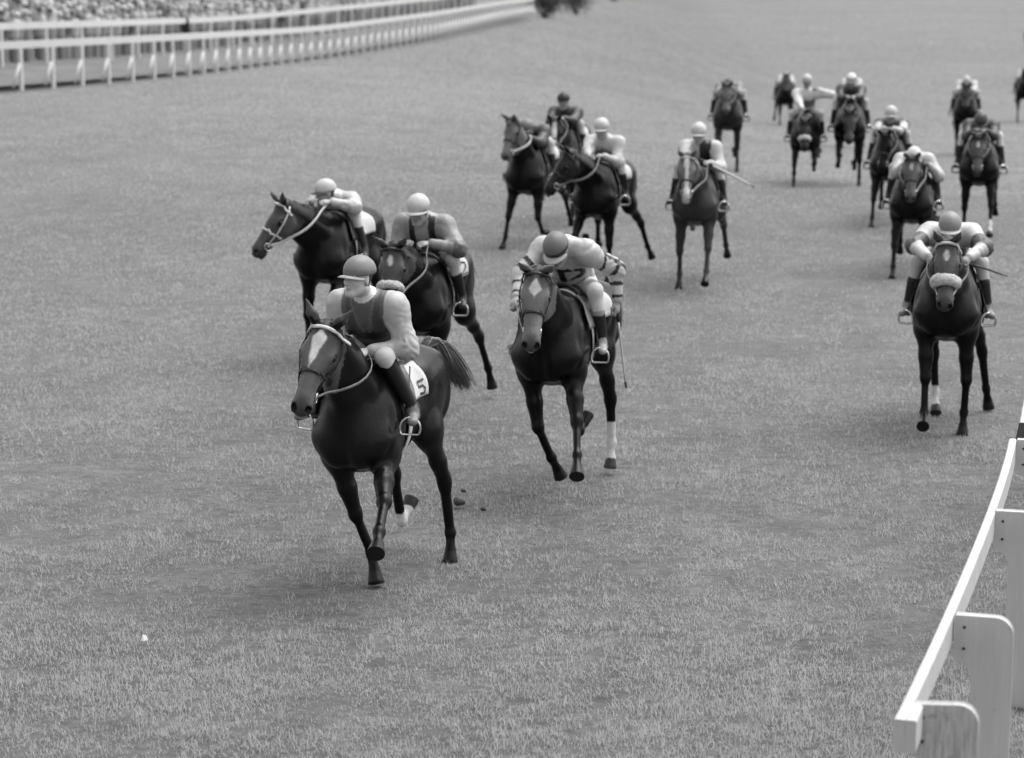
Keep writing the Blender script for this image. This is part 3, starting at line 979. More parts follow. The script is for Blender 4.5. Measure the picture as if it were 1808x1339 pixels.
    def folds(P):
        o = am * (.35 * vnoise(P, 18, 8) + .8 * np.exp(-(vnoise(P * np.array([1, 1.3, .8], np.float32), 17, 9) / .13) ** 2) - .15)
        n1 = vnoise(P, 15, 21)
        for s in (1, -1):
            S_, E_, W_ = arms[s]
            d1, h1 = segd(P, S_, E_); d2, h2 = segd(P, E_, W_)
            on1 = (d1 < .12) * (d1 <= d2); on2 = (d2 < .12) * (d2 < d1)
            o = o + on1 * .0034 * np.cos(6.28 * (h1 * 4.5 + 2.2 * n1)) * (.25 + sstep(h1, .45, .95)) + on2 * .0032 * np.cos(6.28 * (h2 * 5 + 2.3 * n1)) * (1.15 - sstep(h2, .15, .6))
        hh = (P - hip) @ u / .47
        o = o + .006 * np.cos(6.28 * (hh * 4 + 1.1 * n1)) * (1 - sstep(hh, .25, .6)) * (np.abs((P - hip) @ Rt[:, 1]) < .22)
        return o
    V, F = B.mesh(h * 1.1, disp=folds)
    Lt = (V - hip) @ Rt
    uu, vv, ww = Lt[:, 0] / .47, Lt[:, 1], -Lt[:, 2]
    dT, _ = segd(V * np.array([1, .78, 1]), (hip + u * .05) * np.array([1, .78, 1]), (Nb - u * .08) * np.array([1, .78, 1]))
    dm = dT - .125
    st = np.zeros(len(V)); sl = np.zeros(len(V), bool); side = np.zeros(len(V))
    best = dm.copy()
    for s in (1, -1):
        S_, E_, W_ = arms[s]
        d1, h1 = segd(V, S_, E_); d2, h2 = segd(V, E_, W_)
        m = ((d1 - .07 < best) & (h1 > .05) & (np.abs(vv) > .14)) | ((d1 < .11) & (np.abs(vv) > .150) & (side == 0)); sl |= m; st = np.where(m, h1, st); side = np.where(m, s, side); best = np.where(m, d1 - .07, best)
        m = (d2 - .055 < best); sl |= m; st = np.where(m, 1 + h2, st); side = np.where(m, s, side); best = np.where(m, d2 - .055, best)
    tone = silk_tone(j['silks'], uu, vv, ww, sl, st, side, V)
    neck = (segd(V, Nb, Hc)[0] < .082) & (uu > .93) & (j.get('scarf') is not None)
    tone[neck] = j.get('scarf', .5)
    fin(V, F, 'silks', M_SILK, tone)
    # --- breeches
    B = Solid()
    B.ell(hip + u * .01, (.135, .155, .125), k=.05, R2=Rt)
    for s in (1, -1):
        hp, kn, an = legs[s]
        B.cone(hp, kn, .094, .058, k=.05); B.cone(kn, kn + (an - kn) * .50, .060, .048, k=.04)
        pass
    V, F = B.mesh(h * 1.15, disp=lambda P: .004 * vnoise(P, 40, 18))
    fin(V, F, 'breeches', M_BREECH, np.full(len(V), j.get('breech', .62)))
    # --- boots
    for s in (1, -1):
        hp, kn, an = legs[s]
        B = Solid()
        b0 = j.get('boot0', .42); B.cone(kn + (an - kn) * b0, an, .063 - .02 * b0, .044, k=.02)
        tv = rotz(rad(j.get('toe', 18)) * s) @ np.array([1, 0, j.get('toez', -.02)]); tv /= np.linalg.norm(tv)
        B.cone(an + np.array([-.03, 0, -.05]), an + np.array([0, 0, -.01]), .040, .042, k=.03)
        B.cone(an + np.array([0, 0, -.045]), an + tv * .15 + np.array([0, 0, -.055]), .042, .034, k=.03, sc=(1, 1, .85))
        B.cone(an + np.array([-.05, 0, -.085]), an + np.array([-.03, 0, -.082]), .026, .026, k=.01)
        V, F = B.mesh(h * 1.1)
        d, hh = segd(V, kn, an)
        ct = np.where((hh < .48) & (hh >= 0), j.get('boottop', .02), .012)
        sole = (V - an) @ np.array([0, 0, 1.0]) < -.075
        toe = ((V - an) @ tv > .03) & (hh > .93)
        ct = np.where(toe & ~sole, j.get('toetone', .05), ct)
        fin(V, F, 'boot', M_BOOT, ct)
    # --- cap with peak
    B = Solid()
    B.ell((-.010, 0, .048), (.118, .100, .106), k=.01, R=Rh, t=Hc)
    B.ell((-.010, 0, .146), (.012, .012, .006), k=.01, R=Rh, t=Hc)
    B.cut(Hc + Rh @ np.array([0, 0, .026]), Rh @ np.array([.10, 0, 1.0]), k=.012)
    V, F = B.mesh(min(h, .009), disp=lambda P: .0015 * vnoise(P, 60, 3))
    L = (V - Hc) @ Rh
    ct = np.full(len(V), j['cap'])
    if j.get('capband') is not None:
        ct[(L[:, 2] < .062)] = j['capband']
    if j.get('capstripe') is not None:
        ct[np.abs(L[:, 2] - .085) < .016] = j['capstripe']
    cap = fin(V, F, 'cap', M_CAP, ct)
    B = Solid()
    n_ = 14; A = Acc()
    ang = np.radians(np.linspace(-72, 72, n_)); Pk = []
    for ri, (ex, dz) in enumerate(((0, 0), (.03, -.003), (.06, -.011))):
        f_ = np.cos(ang) ** .5
        Pk.append(np.stack([-.010 + (.112 + ex * f_) * np.cos(ang), (.094 + ex * .25 * f_) * np.sin(ang), .027 + .0 * ang + dz - .012 * (1 - np.cos(ang)) - .010 * np.sin(ang) ** 2], -1))
    Pk = np.array(Pk); Vt = np.concatenate([Pk.reshape(-1, 3), Pk.reshape(-1, 3) - np.array([0, 0, .005])])
    N = 3 * n_; Fq = []
    for i in range(2):
        for k in range(n_ - 1):
            a, b, c1, d1 = i * n_ + k, i * n_ + k + 1, (i + 1) * n_ + k + 1, (i + 1) * n_ + k
            Fq += [[a, d1, c1, b], [b + N, c1 + N, d1 + N, a + N]]
    for k in range(n_ - 1): Fq.append([2 * n_ + k, 2 * n_ + k + N, 2 * n_ + k + 1 + N, 2 * n_ + k + 1])
    mk('peak', Vt @ Rh.T + Hc - off, Fq, M_CAP, cap, np.full(2 * N, j.get('peak', j['cap'])))
    if j.get('goggles'):
        A = Acc(); a = np.linspace(0, 2 * pi, 24, endpoint=False)
        A.tube(np.stack([-.005 + .105 * np.cos(a), .082 * np.sin(a), .012 - .004 * np.cos(a)], -1) @ Rh.T + Hc, .013, n=6, closed=True, flat=(.5, 1.3), up=(np.stack([np.cos(a), np.sin(a), 0 * a], -1) @ Rh.T))
        A.V = [v - off for v in A.V]; A.build('goggles', M_LEATHER, T)
    # --- whip held in a hand: a thing of its own
    if j.get('whip'):
        s, dr, ln, g_ = j['whip']
        hd = arms[s][2]; fx = hd - arms[s][1]; fx /= np.linalg.norm(fx)
        dr = np.array(dr, float); dr /= np.linalg.norm(dr)
        st_ = hd + fx * .06 + np.array([0, 0, -.02])
        Wp = thing('riding_whip', j['whiplabel'], 'whip', wl_, rz, 'riding whips in hand'); Wp.scale = (q['S'],) * 3
        th = max(1.0, h / .009)
        A = Acc(); A.tube(np.array([st_ - dr * .12, st_ + dr * .08]) - off, .011 * th, n=8); A.build('handle', M_LEATHER, Wp)
        A = Acc(); P = np.array([st_ + dr * (.081 + (ln - .08) * a) + np.array([0, 0, -.02 * a * a]) for a in np.linspace(0, 1, 8)]) - off
        A.tube(P, np.linspace(.0085, .0055, 8) * th, n=8); A.build('shaft', mat('whip_%s' % ('dark' if g_ < .2 else 'pale'), g=g_, rough=.5), Wp)
        A = Acc(); A.tube(np.array([P[-1], P[-1] + dr * .05]), .013 * th, n=6, flat=(.3, 1)); A.build('flap', M_LEATHER, Wp)
    return T

# ------------------------------------------------------------------ ground and turf
def build_ground():
    xs = np.concatenate([[-4000, -1200, -400, -150], np.arange(-70, 71, 1.75), [150, 400, 1200, 4000]])
    ys = np.concatenate([[-600, -100, -20], np.arange(-2, 230, 1.75), np.arange(236, 430, 12), [500, 1200, 5500]])
    X, Y = np.meshgrid(xs, ys, indexing='ij')
    Z = terrain(X, np.clip(Y, 0, 400))
    V = np.stack([X, Y, Z], -1).reshape(-1, 3)
    ny = len(ys)
    i, j = np.meshgrid(np.arange(len(xs) - 1), np.arange(ny - 1), indexing='ij')
    a = (i * ny + j).ravel()
    F = np.stack([a, a + ny, a + ny + 1, a + 1], -1)
    m = bpy.data.materials.new('turf'); m.use_nodes = True
    n, l = m.node_tree.nodes, m.node_tree.links
    b = n['Principled BSDF']; b.inputs['Roughness'].default_value = .95; b.inputs['Specular IOR Level'].default_value = .1
    b.inputs['Sheen Weight'].default_value = .36; b.inputs['Sheen Roughness'].default_value = .28
    tc = n.new('ShaderNodeTexCoord')
    src = None
    rgb = n.new('ShaderNodeRGB'); rgb.outputs[0].default_value = (TURF, TURF, TURF, 1); src = rgb.outputs[0]
    for amt, scx, scy, det in ((.16, .09, .05, 3), (.22, .8, .8, 6), (.30, 3.0, 4.0, 8), (.35, 14, 18, 8)):
        mp = n.new('ShaderNodeMapping'); mp.inputs['Scale'].default_value = (scx, scy, 1); mp.inputs['Rotation'].default_value = (0, 0, rad(12))
        l.new(tc.outputs['Object'], mp.inputs[0])
        t = n.new('ShaderNodeTexNoise'); t.inputs['Scale'].default_value = 1; t.inputs['Detail'].default_value = det; t.inputs['Roughness'].default_value = .62
        l.new(mp.outputs[0], t.inputs['Vector'])
        mr = n.new('ShaderNodeMapRange'); mr.inputs['From Min'].default_value = .3; mr.inputs['From Max'].default_value = .7
        mr.inputs['To Min'].default_value = 1 - amt; mr.inputs['To Max'].default_value = 1 + amt
        l.new(t.outputs['Fac'], mr.inputs['Value'])
        mx = n.new('ShaderNodeMix'); mx.data_type = 'RGBA'; mx.blend_type = 'MULTIPLY'; mx.inputs['Factor'].default_value = 1
        l.new(src, mx.inputs['A']); l.new(mr.outputs[0], mx.inputs['B']); src = mx.outputs['Result']
    l.new(src, b.inputs['Base Color'])
    t = n.new('ShaderNodeTexNoise'); t.inputs['Scale'].default_value = 9; t.inputs['Detail'].default_value = 8
    l.new(tc.outputs['Object'], t.inputs['Vector'])
    bp = n.new('ShaderNodeBump'); bp.inputs['Strength'].default_value = .35; bp.inputs['Distance'].default_value = .04
    l.new(t.outputs['Fac'], bp.inputs['Height']); l.new(bp.outputs[0], b.inputs['Normal'])
    o = mk('ground', V, F, m)
    o['kind'] = 'structure'; o['label'] = 'mottled short turf of the race course'
TURF = 0.085
build_ground()

def turf_noise(x, y):
    P = np.stack([x, y, np.zeros_like(x)], -1)
    a = .75 * vnoise(P, 2.4, 31) + .6 * vnoise(P, 1.15, 37); b = vnoise(P, 6.5, 32); c = vnoise(P, 15, 33) ; d = vnoise(P, .55, 34)
    return a, b, c, d
def build_grass():
    ys = np.geomspace(8.6, 400, 4000)
    wfull = np.maximum(.0028, .00028 * ys)
    dens = COVER * (4.5 / ys) / (.042 * wfull) * (1 + .25 * sstep(ys, 25, 60))
    w = dens * 2 * (.228 * ys + 1.6)
    cdf = np.concatenate([[0], np.cumsum(.5 * (w[1:] + w[:-1]) * np.diff(ys))]); N = int(cdf[-1]); cdf /= cdf[-1]
    y = np.interp(RNG.random(N), cdf, ys)
    x = (RNG.random(N) * 2 - 1) * (.228 * y + 1.6)
    fx = np.interp(y, [p[1] for p in FAR], [p[0] for p in FAR])
    on = (y < FAR[0][1]) | (x > fx + .25) | (y > FAR[-1][1])
    x, y = x[on], y[on]; N = len(x)
    a, b, c, d = turf_noise(x, y)
    mott = .75 * a + .8 * b + .7 * c + .4 * d
    pit = vnoise(np.stack([x, y * .8, 0 * x], -1), 24, 35)
    mott = mott - 1.9 * sstep(pit + .3 * b, .28, .55)
    keep = RNG.random(N) < np.clip(.92 + .42 * mott, .10, 1)
    x, y, mott, b, c, d = x[keep], y[keep], mott[keep], b[keep], c[keep], d[keep]
    # coarser tussocks of longer blades
    nt = 1700
    ty = 9 + 27 * RNG.random(nt) ** 1.5; tx = (RNG.random(nt) * 2 - 1) * (.228 * ty + 1.2)
    k = np.repeat(np.arange(nt), 13)
    x = np.concatenate([x, tx[k] + RNG.normal(0, .025, len(k)) * (ty[k] / 12)]); y = np.concatenate([y, ty[k] + RNG.normal(0, .03, len(k)) * (ty[k] / 12)])
    ext = RNG.random(nt)[k]
    mott = np.concatenate([mott, .6 + .5 * ext]); b = np.concatenate([b, RNG.normal(0, .6, nt)[k]]); c = np.concatenate([c, 2.2 * ext - .3]); d = np.concatenate([d, 0 * ext])
    N = len(x)
    z = terrain(x, y)
    sc = np.maximum(1, y / 10) ** 1.15
    L = (.026 + .032 * RNG.random(N)) * np.clip(1 + .5 * mott, .35, 1.8)
    long_ = RNG.random(N) < .02
    L[long_] *= 1.7
    wd = .00115 * sc * (.8 + .6 * RNG.random(N)) * np.where(y < 15, 1, 1.3)
    th = RNG.random(N) * 2 * pi
    wind = .35 * b
    lean = np.clip(RNG.normal(.85, .40, N), .05, 1.5)
    dx, dy = np.cos(th) + wind, np.sin(th) * .9
    nrm = np.sqrt(dx * dx + dy * dy) + 1e-6; dx /= nrm; dy /= nrm
    px_, py_ = -dy, dx
    base = np.stack([x, y, z - .004], -1)
    side = np.stack([px_, py_, np.zeros(N)], -1) * wd[:, None]
    mid = base + np.stack([dx * np.sin(lean * .6), dy * np.sin(lean * .6), np.cos(lean * .6)], -1) * (L * .55)[:, None]
    tip = mid + np.stack([dx * np.sin(lean * 1.3), dy * np.sin(lean * 1.3), np.cos(lean * 1.3)], -1) * (L * .5)[:, None]
    V = np.stack([base - side, base + side, mid + side * .8, mid - side * .8, tip], 1).reshape(-1, 3)
    tone = None
    near = y < 15; nn = int(near.sum())
    V = V.reshape(N, 5, 3); Vf = np.stack([V[~near, 0], V[~near, 1], V[~near, 4]], 1).reshape(-1, 3); V = V[near].reshape(-1, 3)
    k = np.arange(nn) * 5
    tri = np.stack([np.stack([k, k + 1, k + 2], -1), np.stack([k, k + 2, k + 3], -1), np.stack([k + 3, k + 2, k + 4], -1)], 1).reshape(-1, 3)
    tone = BLADE * (1 + .15 * RNG.normal(size=N) + .32 * np.clip(mott, -1.7, 1.2))
    tone *= 1 - .24 * sstep(x - (.5 + .12 * (y - 10)), 0, 1.8) * (1 - sstep(y, 26, 40))      # darker blades to the right, easing off with distance
    tone[RNG.random(N) < .06] *= 1.6
    tone = np.clip(tone, .04, .5)
    kf = len(V) + np.arange(N - nn) * 3
    tri = np.concatenate([tri, np.stack([kf, kf + 1, kf + 2], -1)]); V = np.concatenate([V, Vf])
    m = bpy.data.materials.new('grass_blade'); m.use_nodes = True
    n, l = m.node_tree.nodes, m.node_tree.links
    bs = n['Principled BSDF']; bs.inputs['Roughness'].default_value = .55; bs.inputs['Specular IOR Level'].default_value = .35
    at = n.new('ShaderNodeAttribute'); at.attribute_name = 'col'
    l.new(at.outputs['Color'], bs.inputs['Base Color'])
    tr = n.new('ShaderNodeBsdfTranslucent'); l.new(at.outputs['Color'], tr.inputs['Color'])
    mx = n.new('ShaderNodeMixShader'); mx.inputs[0].default_value = .5
    l.new(bs.outputs[0], mx.inputs[1]); l.new(tr.outputs[0], mx.inputs[2])
    l.new(mx.outputs[0], n['Material Output'].inputs['Surface'])
    o = mk('grass', V, tri, m, None, np.concatenate([np.repeat(tone[near], 5), np.repeat(tone[~near], 3)]), smooth=False)
    o['kind'] = 'stuff'; o['label'] = 'short uneven grass blades covering the course'; o['category'] = 'grass'
BLADE, COVER = 0.63, 1.35

# ------------------------------------------------------------------ far rails and the crowd behind them
PX = [(0, 157, 60), (224, 141, 65), (394, 124, 73), (450, 117, 78), (560, 105, 86), (666, 86, 96), (774, 66, 109), (882, 39, 140), (945, 27, 160)]
FAR = [at_depth(*p) for p in PX]
FAR = [FAR[0] + (FAR[0] - FAR[1]) * 1.6] + FAR
FAR = np.array(FAR)
def curve(P, step):
    """smooth resampling of a polyline"""
    t = np.concatenate([[0], np.cumsum(np.linalg.norm(np.diff(P[:, :2], axis=0), axis=1))])
    fine = np.arange(0, t[-1], .25)
    out = np.stack([np.interp(fine, t, P[:, i]) for i in range(P.shape[1])], -1)
    k = np.ones(41) / 41
    pad = np.concatenate([np.repeat(out[:1], 20, 0) + (np.arange(-20, 0)[:, None]) * (out[1] - out[0]), out, np.repeat(out[-1:], 20, 0) + np.arange(1, 21)[:, None] * (out[-1] - out[-2])])
    out = np.stack([np.convolve(pad[:, i], k, 'valid') for i in range(P.shape[1])], -1)
    t2 = np.concatenate([[0], np.cumsum(np.linalg.norm(np.diff(out[:, :2], axis=0), axis=1))])
    n = np.arange(0, t2[-1], step)
    return np.stack([np.interp(n, t2, out[:, i]) for i in range(P.shape[1])], -1)
build_grass()
C1 = curve(FAR, 1.4)
def offset(Cv, d):
    T = np.gradient(Cv[:, :2], axis=0); T /= np.linalg.norm(T, axis=1)[:, None]
    N = np.stack([-T[:, 1], T[:, 0]], -1)
    o = Cv.copy(); o[:, :2] += N * d
    return o, T, N
def far_fence(Cv, h, name, label, brace=True, step=1, hz=0.0, rail_h=.20):
    T = thing(name, label, 'rail', (Cv[0][0], Cv[0][1], Cv[0][2]), 0, 'white running rails across the course')
    o0 = Cv[0].copy()
    _, Tn, N = offset(Cv, 0)
    A = Acc()
    P = Cv.copy(); P[:, 2] += h - rail_h / 2
    A.tube(P - o0, rail_h / 2, n=4, flat=(1.35, .5), a0=pi / 4)
    A.build('top_rail', M_RAILF, T, smooth=False)
    first = None; firstb = None
    for i in range(0, len(Cv), step):
        R = np.array([[Tn[i, 0], N[i, 0], 0], [Tn[i, 1], N[i, 1], 0], [0, 0, 1]])
        rzz = atan2(Tn[i, 1], Tn[i, 0])
        if first is None:
            A = Acc(); A.box((0, 0, (h - rail_h) / 2 - .05), (.105, .08, h - rail_h + .10), b=.006)
            first = A.build('post', M_RAILF, T, smooth=False); o = first
        else:
            o = first.copy(); COL.objects.link(o)
        o.parent = T; o.location = Cv[i] - o0; o.rotation_euler = (0, 0, rzz)
        if brace:
            if firstb is None:
                A = Acc(); a = np.array([-.36, 0, .02]); b_ = np.array([-.03, 0, h * .52])
                A.tube(np.array([a, b_]), .042, n=6); firstb = A.build('brace', M_RAILF, T); o = firstb
            else:
                o = firstb.copy(); COL.objects.link(o)
            o.parent = T; o.location = Cv[i] - o0; o.rotation_euler = (0, 0, rzz)
    return T
far_fence(C1, 1.2, 'running_rail', 'white running rail with slanting braces along the far edge of the turf')
C2, _, N2 = offset(C1, 3.4)
C2[:, 2] += .28
C2s = C2[::2]
far_fence(C2s, 1.27, 'running_rail', 'plain white rail directly in front of the spectators', brace=False)

def build_verge():
    """worn strip between the two rails, one sheet lying on the turf"""
    a, _, _ = offset(C1, .5); b, _, _ = offset(C1, 30)
    V = []; n = len(C1)
    for i in range(n):
        for k, t in enumerate((0, .1, .2, .5, 1)):
            p = a[i] * (1 - t) + b[i] * t
            p[2] = max(C1[i][2] + .02 + .30 * min(t * 10, 1) + 1.5 * max(t - .1, 0), float(terrain(p[0], p[1])) + .03)
            V.append(p)
    F = [[i * 5 + k, (i + 1) * 5 + k, (i + 1) * 5 + k + 1, i * 5 + k + 1] for i in range(n - 1) for k in range(4)]
    o = mk('bank', V, F, mat('bank_earth', g=.12, rough=.95, noise=.25, nscale=.8, noise2=.2, n2scale=6))
    o['kind'] = 'structure'; o['label'] = 'worn pale bank behind the far rail where spectators stand'
build_verge()

def build_crowd():
    A = Acc(); r = random.Random(3)
    n = 6
    Cf = curve(FAR, .47)
    for row in range(6):
        Cr, Tn, N = offset(Cf, 4.3 + .8 * row)
        for i in range(len(Cr)):
            if r.random() < .10: continue
            p = Cr[i] + np.array([r.uniform(-.12, .12), r.uniform(-.2, .2), 0])
            zb = Cf[i][2] + .30 + .13 * row
            H = r.uniform(1.5, 1.78)
            tone = r.choice([.10, .24, .28, .3, .35, .36, .4, .42, .45])
            a = np.linspace(0, 2 * pi, n, endpoint=False)
            rings = [(.0, .13, .11), (.45, .15, .12), (.52, .17, .12), (.72, .20, .12), (.815, .19, .10), (.85, .07, .06)]
            yaw = r.uniform(-.6, .6); ca, sa = cos(yaw), sin(yaw)
            V = []
            for (t, rx, ry) in rings:
                for q in a: V.append((p[0] + ca * rx * cos(q) - sa * ry * sin(q), p[1] + sa * rx * cos(q) + ca * ry * sin(q), zb + t * H))
            F = [[k * n + m, k * n + (m + 1) % n, (k + 1) * n + (m + 1) % n, (k + 1) * n + m] for k in range(5) for m in range(n)]
            leg = r.choice([.22, .24, .26])
            cc = np.concatenate([np.full(2 * n, leg), np.full(4 * n, tone)])
            A.add(V, F, cc)
            V = [(p[0], p[1], zb + H)]
            for (t, rr) in ((.985, .07), (.95, .098), (.90, .09), (.86, .05)):
                for q in a: V.append((p[0] + rr * cos(q), p[1] - .02 + rr * 1.1 * sin(q), zb + t * H))
            F = [[0, 1 + m, 1 + (m + 1) % n] for m in range(n)] + [[1 + k * n + m, 1 + (k + 1) * n + m, 1 + (k + 1) * n + (m + 1) % n, 1 + k * n + (m + 1) % n] for k in range(3) for m in range(n)]
            hat = r.choice([.03, .08, .3, .45, .45, .4, .5])
            A.add(V, F, np.concatenate([[hat], np.full(2 * n, hat), np.full(2 * n, .42)]))
    o = A.build('crowd', M_CROWD, vcol=True)
    o['kind'] = 'stuff'; o['label'] = 'dense crowd of spectators behind the far white rail'; o['category'] = 'crowd'
build_crowd()

def hanging_coat():
    """a dark coat slung over the rail in front of the crowd"""
    d = [abs(904 + FPX * p[0] / p[1] - 342) for p in C2s]; p = C2s[int(np.argmin(d))]
    A = Acc(); r = random.Random(2)
    nx, nz = 6, 9; V = []
    for j in range(nz):
        for i in range(nx):
            t = j / (nz - 1); wdt = .09 + .07 * t
            V.append(((i / (nx - 1) - .5) * 2 * wdt + .01 * sin(j), -.06 - .03 * sin(pi * t) - .012 * sin(i * 2.3 + j * .6), 1.29 - .62 * t))
    n = len(V); V = np.array(V); V = np.concatenate([V, V + np.array([0, .03, 0])])
    F = []
    for j in range(nz - 1):
        for i in range(nx - 1):
            a = j * nx + i; F += [[a, a + nx, a + nx + 1, a + 1], [n + a, n + a + 1, n + a + nx + 1, n + a + nx]]
    for j in range(nz - 1): F += [[j * nx, n + j * nx, n + (j + 1) * nx, (j + 1) * nx], [j * nx + nx - 1, (j + 1) * nx + nx - 1, n + (j + 1) * nx + nx - 1, n + j * nx + nx - 1]]
    F += [[i, i + 1, n + i + 1, n + i] for i in range(nx - 1)] + [[(nz - 1) * nx + i, n + (nz - 1) * nx + i, n + (nz - 1) * nx + i + 1, (nz - 1) * nx + i + 1] for i in range(nx - 1)]
    o = mk('coat', V, F, mat('dark_wool', g=.03, rough=.95)); o.location = (p[0], p[1], p[2])
    o['label'] = 'small dark coat slung over the back rail before the crowd'; o['category'] = 'coat'
hanging_coat()

def shrub(px, py, D, w, hgt, tone, n, label, seed):
    p = ground_t(px, py)
    r = np.random.default_rng(seed)
    T = thing('shrub', label, 'shrub', p, 0, 'shrubs beyond the far end of the rails')
    A = Acc()
    for k in range(5):
        t = r.uniform(-1, 1, 3)
        A.tube(np.array([[t[0] * .1, t[1] * .1, -.05], [t[0] * .25 * w, t[1] * .2 * w, hgt * .35], [t[0] * .45 * w, t[1] * .4 * w, hgt * .8]]), np.array([.06, .04, .015]), n=5)
    A.build('stem', mat('bark', g=.07, rough=.9, noise=.3, nscale=8), T)
    cl = r.normal(size=(26, 3)); cl /= np.linalg.norm(cl, axis=1)[:, None]
    cl *= r.uniform(.35, 1.0, 26)[:, None]
    C = np.stack([cl[:, 0] * w * .5, cl[:, 1] * w * .5, hgt * .52 + cl[:, 2] * hgt * .46], -1)
    k = r.integers(0, 26, n)
    P = C[k] + r.normal(size=(n, 3)) * np.array([.13 * w, .13 * w, .09 * hgt])
    P[:, 2] = np.maximum(P[:, 2], .03)
    a = r.normal(size=(n, 3)); a /= np.linalg.norm(a, axis=1)[:, None]
    b = np.cross(a, r.normal(size=(n, 3))); b /= np.linalg.norm(b, axis=1)[:, None]
    s = r.uniform(.05, .12, n)[:, None]
    V = np.stack([P - a * s, P + b * s * .5, P + a * s, P - b * s * .5], 1).reshape(-1, 3)
    F = np.arange(4 * n).reshape(-1, 4)
    c = tone * (.7 + .6 * r.random(26))[k] * (.8 + .4 * r.random(n))
    mk('foliage', V, F, M_LEAF, T, np.repeat(c, 4), smooth=False)
shrub(962, 32, 158, 2.6, 2.6, .035, 2600, 'dark bushy shrub at the end of the far rails', 1)
shrub(1018, 26, 163, 2.8, 3.2, .03, 2800, 'taller dark shrub just right of the bushy one', 2)
shrub(1085, 3, 180, 1.8, 1.9, .05, 1500, 'small shrub farthest along the back edge of the turf', 3)

# ------------------------------------------------------------------ near running rail at the camera's right
ZR = 1.2
NP = np.array([ground(px, py, ZR) for px, py in ((1612, 1240), (1687, 1083), (1757, 900), (1795, 775))])
_d = NP[3] - NP[2]; _d /= np.linalg.norm(_d)
NP = np.concatenate([NP, [NP[3] + _d * 2.0, NP[3] + _d * 4.0]])
def near_rail():
    o0 = np.array([NP[0][0], NP[0][1], 0])
    T = thing('running_rail', 'thick white wooden running rail on curved plank posts close to the camera', 'rail', o0, 0, 'white running rails across the course')
    W, Hh = .050, .15
    def plank(pts, name, m, drop=0.0, label=None, W=.050):
        Tn = np.gradient(pts, axis=0); Tn /= np.linalg.norm(Tn, axis=1)[:, None]
        L = np.stack([-Tn[:, 1], Tn[:, 0], 0 * Tn[:, 0]], -1)      # towards the course
        b = .007; prof = [(0.0, -b), (b, 0), (W - b, 0), (W, -b), (W, -Hh + b), (W - b, -Hh), (b, -Hh), (0, -Hh + b)]
        V = []; n = len(prof)
        for p, l in zip(pts, L):
            for (u, v) in prof: V.append(p + l * u + np.array([0, 0, v - drop]) - o0)
        F = [[i * n + k, i * n + (k + 1) % n, (i + 1) * n + (k + 1) % n, (i + 1) * n + k] for i in range(len(pts) - 1) for k in range(n)]
        F += [list(range(n))[::-1], [(len(pts) - 1) * n + k for k in range(n)]]
        V = np.array(V)
        o = mk(name, V, F, m, T, smooth=False)
        if label: o['label'] = label
    def smooth_poly(P, n=24):
        t = np.linspace(0, 1, len(P)); c = [np.polyfit(t, P[:, i], 3) for i in range(3)]
        return np.stack([np.polyval(c[i], np.linspace(0, 1, n)) for i in range(3)], -1)
    s0 = NP[0] - (NP[1] - NP[0]) / np.linalg.norm(NP[1] - NP[0]) * .03
    P = smooth_poly(np.array([s0, NP[0], NP[1], NP[2], NP[3]]), 22)
    k = 8
    plank(P[:k + 1], 'top_rail', M_WOOD)
    plank(P[k:] + (P[k + 1] - P[k]) * .012, 'top_rail', M_WOOD, .002)
    dr = (P[-1] - P[-2]) / np.linalg.norm(P[-1] - P[-2]); rt = np.array([dr[1], -dr[0], 0])
    q0 = P[-1] + rt * .045 + dr * .03
    plank(np.array([q0, q0 + dr * .25, q0 + dr * .5]), 'top_rail', M_BLACKP, -.004, 'black painted rail end')
    plank(np.array([q0 + dr * .51 + rt * .004, q0 + dr * 2.0, q0 + dr * 4.0]), 'top_rail', M_WOOD, -.004)
    for i, p in enumerate(NP):
        dd = (NP[min(i + 1, len(NP) - 1)] - NP[max(i - 1, 0)]); dd /= np.linalg.norm(dd)
        r_ = np.array([dd[1], -dd[0], 0])
        if i == 0: r_ = r_ * .94 + dd * .20; r_ /= np.linalg.norm(r_)
        Wd, sh, arm, Rr = .285, .095, .235, .085
        out = [(0.006, -.004)]
        for a in np.linspace(90, 0, 9): out.append((Wd - Rr + Rr * cos(rad(a)), -Rr + Rr * sin(rad(a)) - .004))
        out += [(Wd, -.6), (Wd - .004, -ZR - .05), (sh, -ZR - .05), (sh, -.6)]
        for a in np.linspace(0, 90, 8): out.append((sh - .085 + .085 * cos(rad(a)), -arm - .085 + .085 * sin(rad(a))))
        out.append((.006, -arm))
        th = .062; n = len(out)
        V = []
        bv = .006
        cx = np.mean([o_[0] for o_ in out])
        for (w_, ins) in ((-th / 2, bv), (-th / 2 + bv, 0), (th / 2 - bv, 0), (th / 2, bv)):
            for j, (u, v) in enumerate(out):
                pu, pv = out[j - 1]; nu, nv = out[(j + 1) % n]
                nx, nz = -(nv - pv), (nu - pu); ln = math.hypot(nx, nz) + 1e-9
                V.append(p + r_ * (u + ins * nx / ln * 1.0) + dd * w_ + np.array([0, 0, v + ins * nz / ln]) - o0)
        F = [[a * n + k, a * n + (k + 1) % n, (a + 1) * n + (k + 1) % n, (a + 1) * n + k] for a in range(3) for k in range(n)]
        F += [list(range(n))[::-1], [3 * n + k for k in range(n)]]
        o = mk('post', V, F, M_WOODW if i == 0 else M_WOOD, T, smooth=False)
        if i == 0: o['label'] = 'weathered post with worn paint'
        if i < 4:
            for (u_, v_) in ((.05, -.06), (.05, -.17)):
                A = Acc(); q_ = p + r_ * u_ - dd * (th / 2 + .001) + np.array([0, 0, v_]) - o0
                A.tube(np.array([q_ + dd * .004, q_ - dd * .003]), .008, n=8); A.build('nail', M_LEATHER, T)
near_rail()

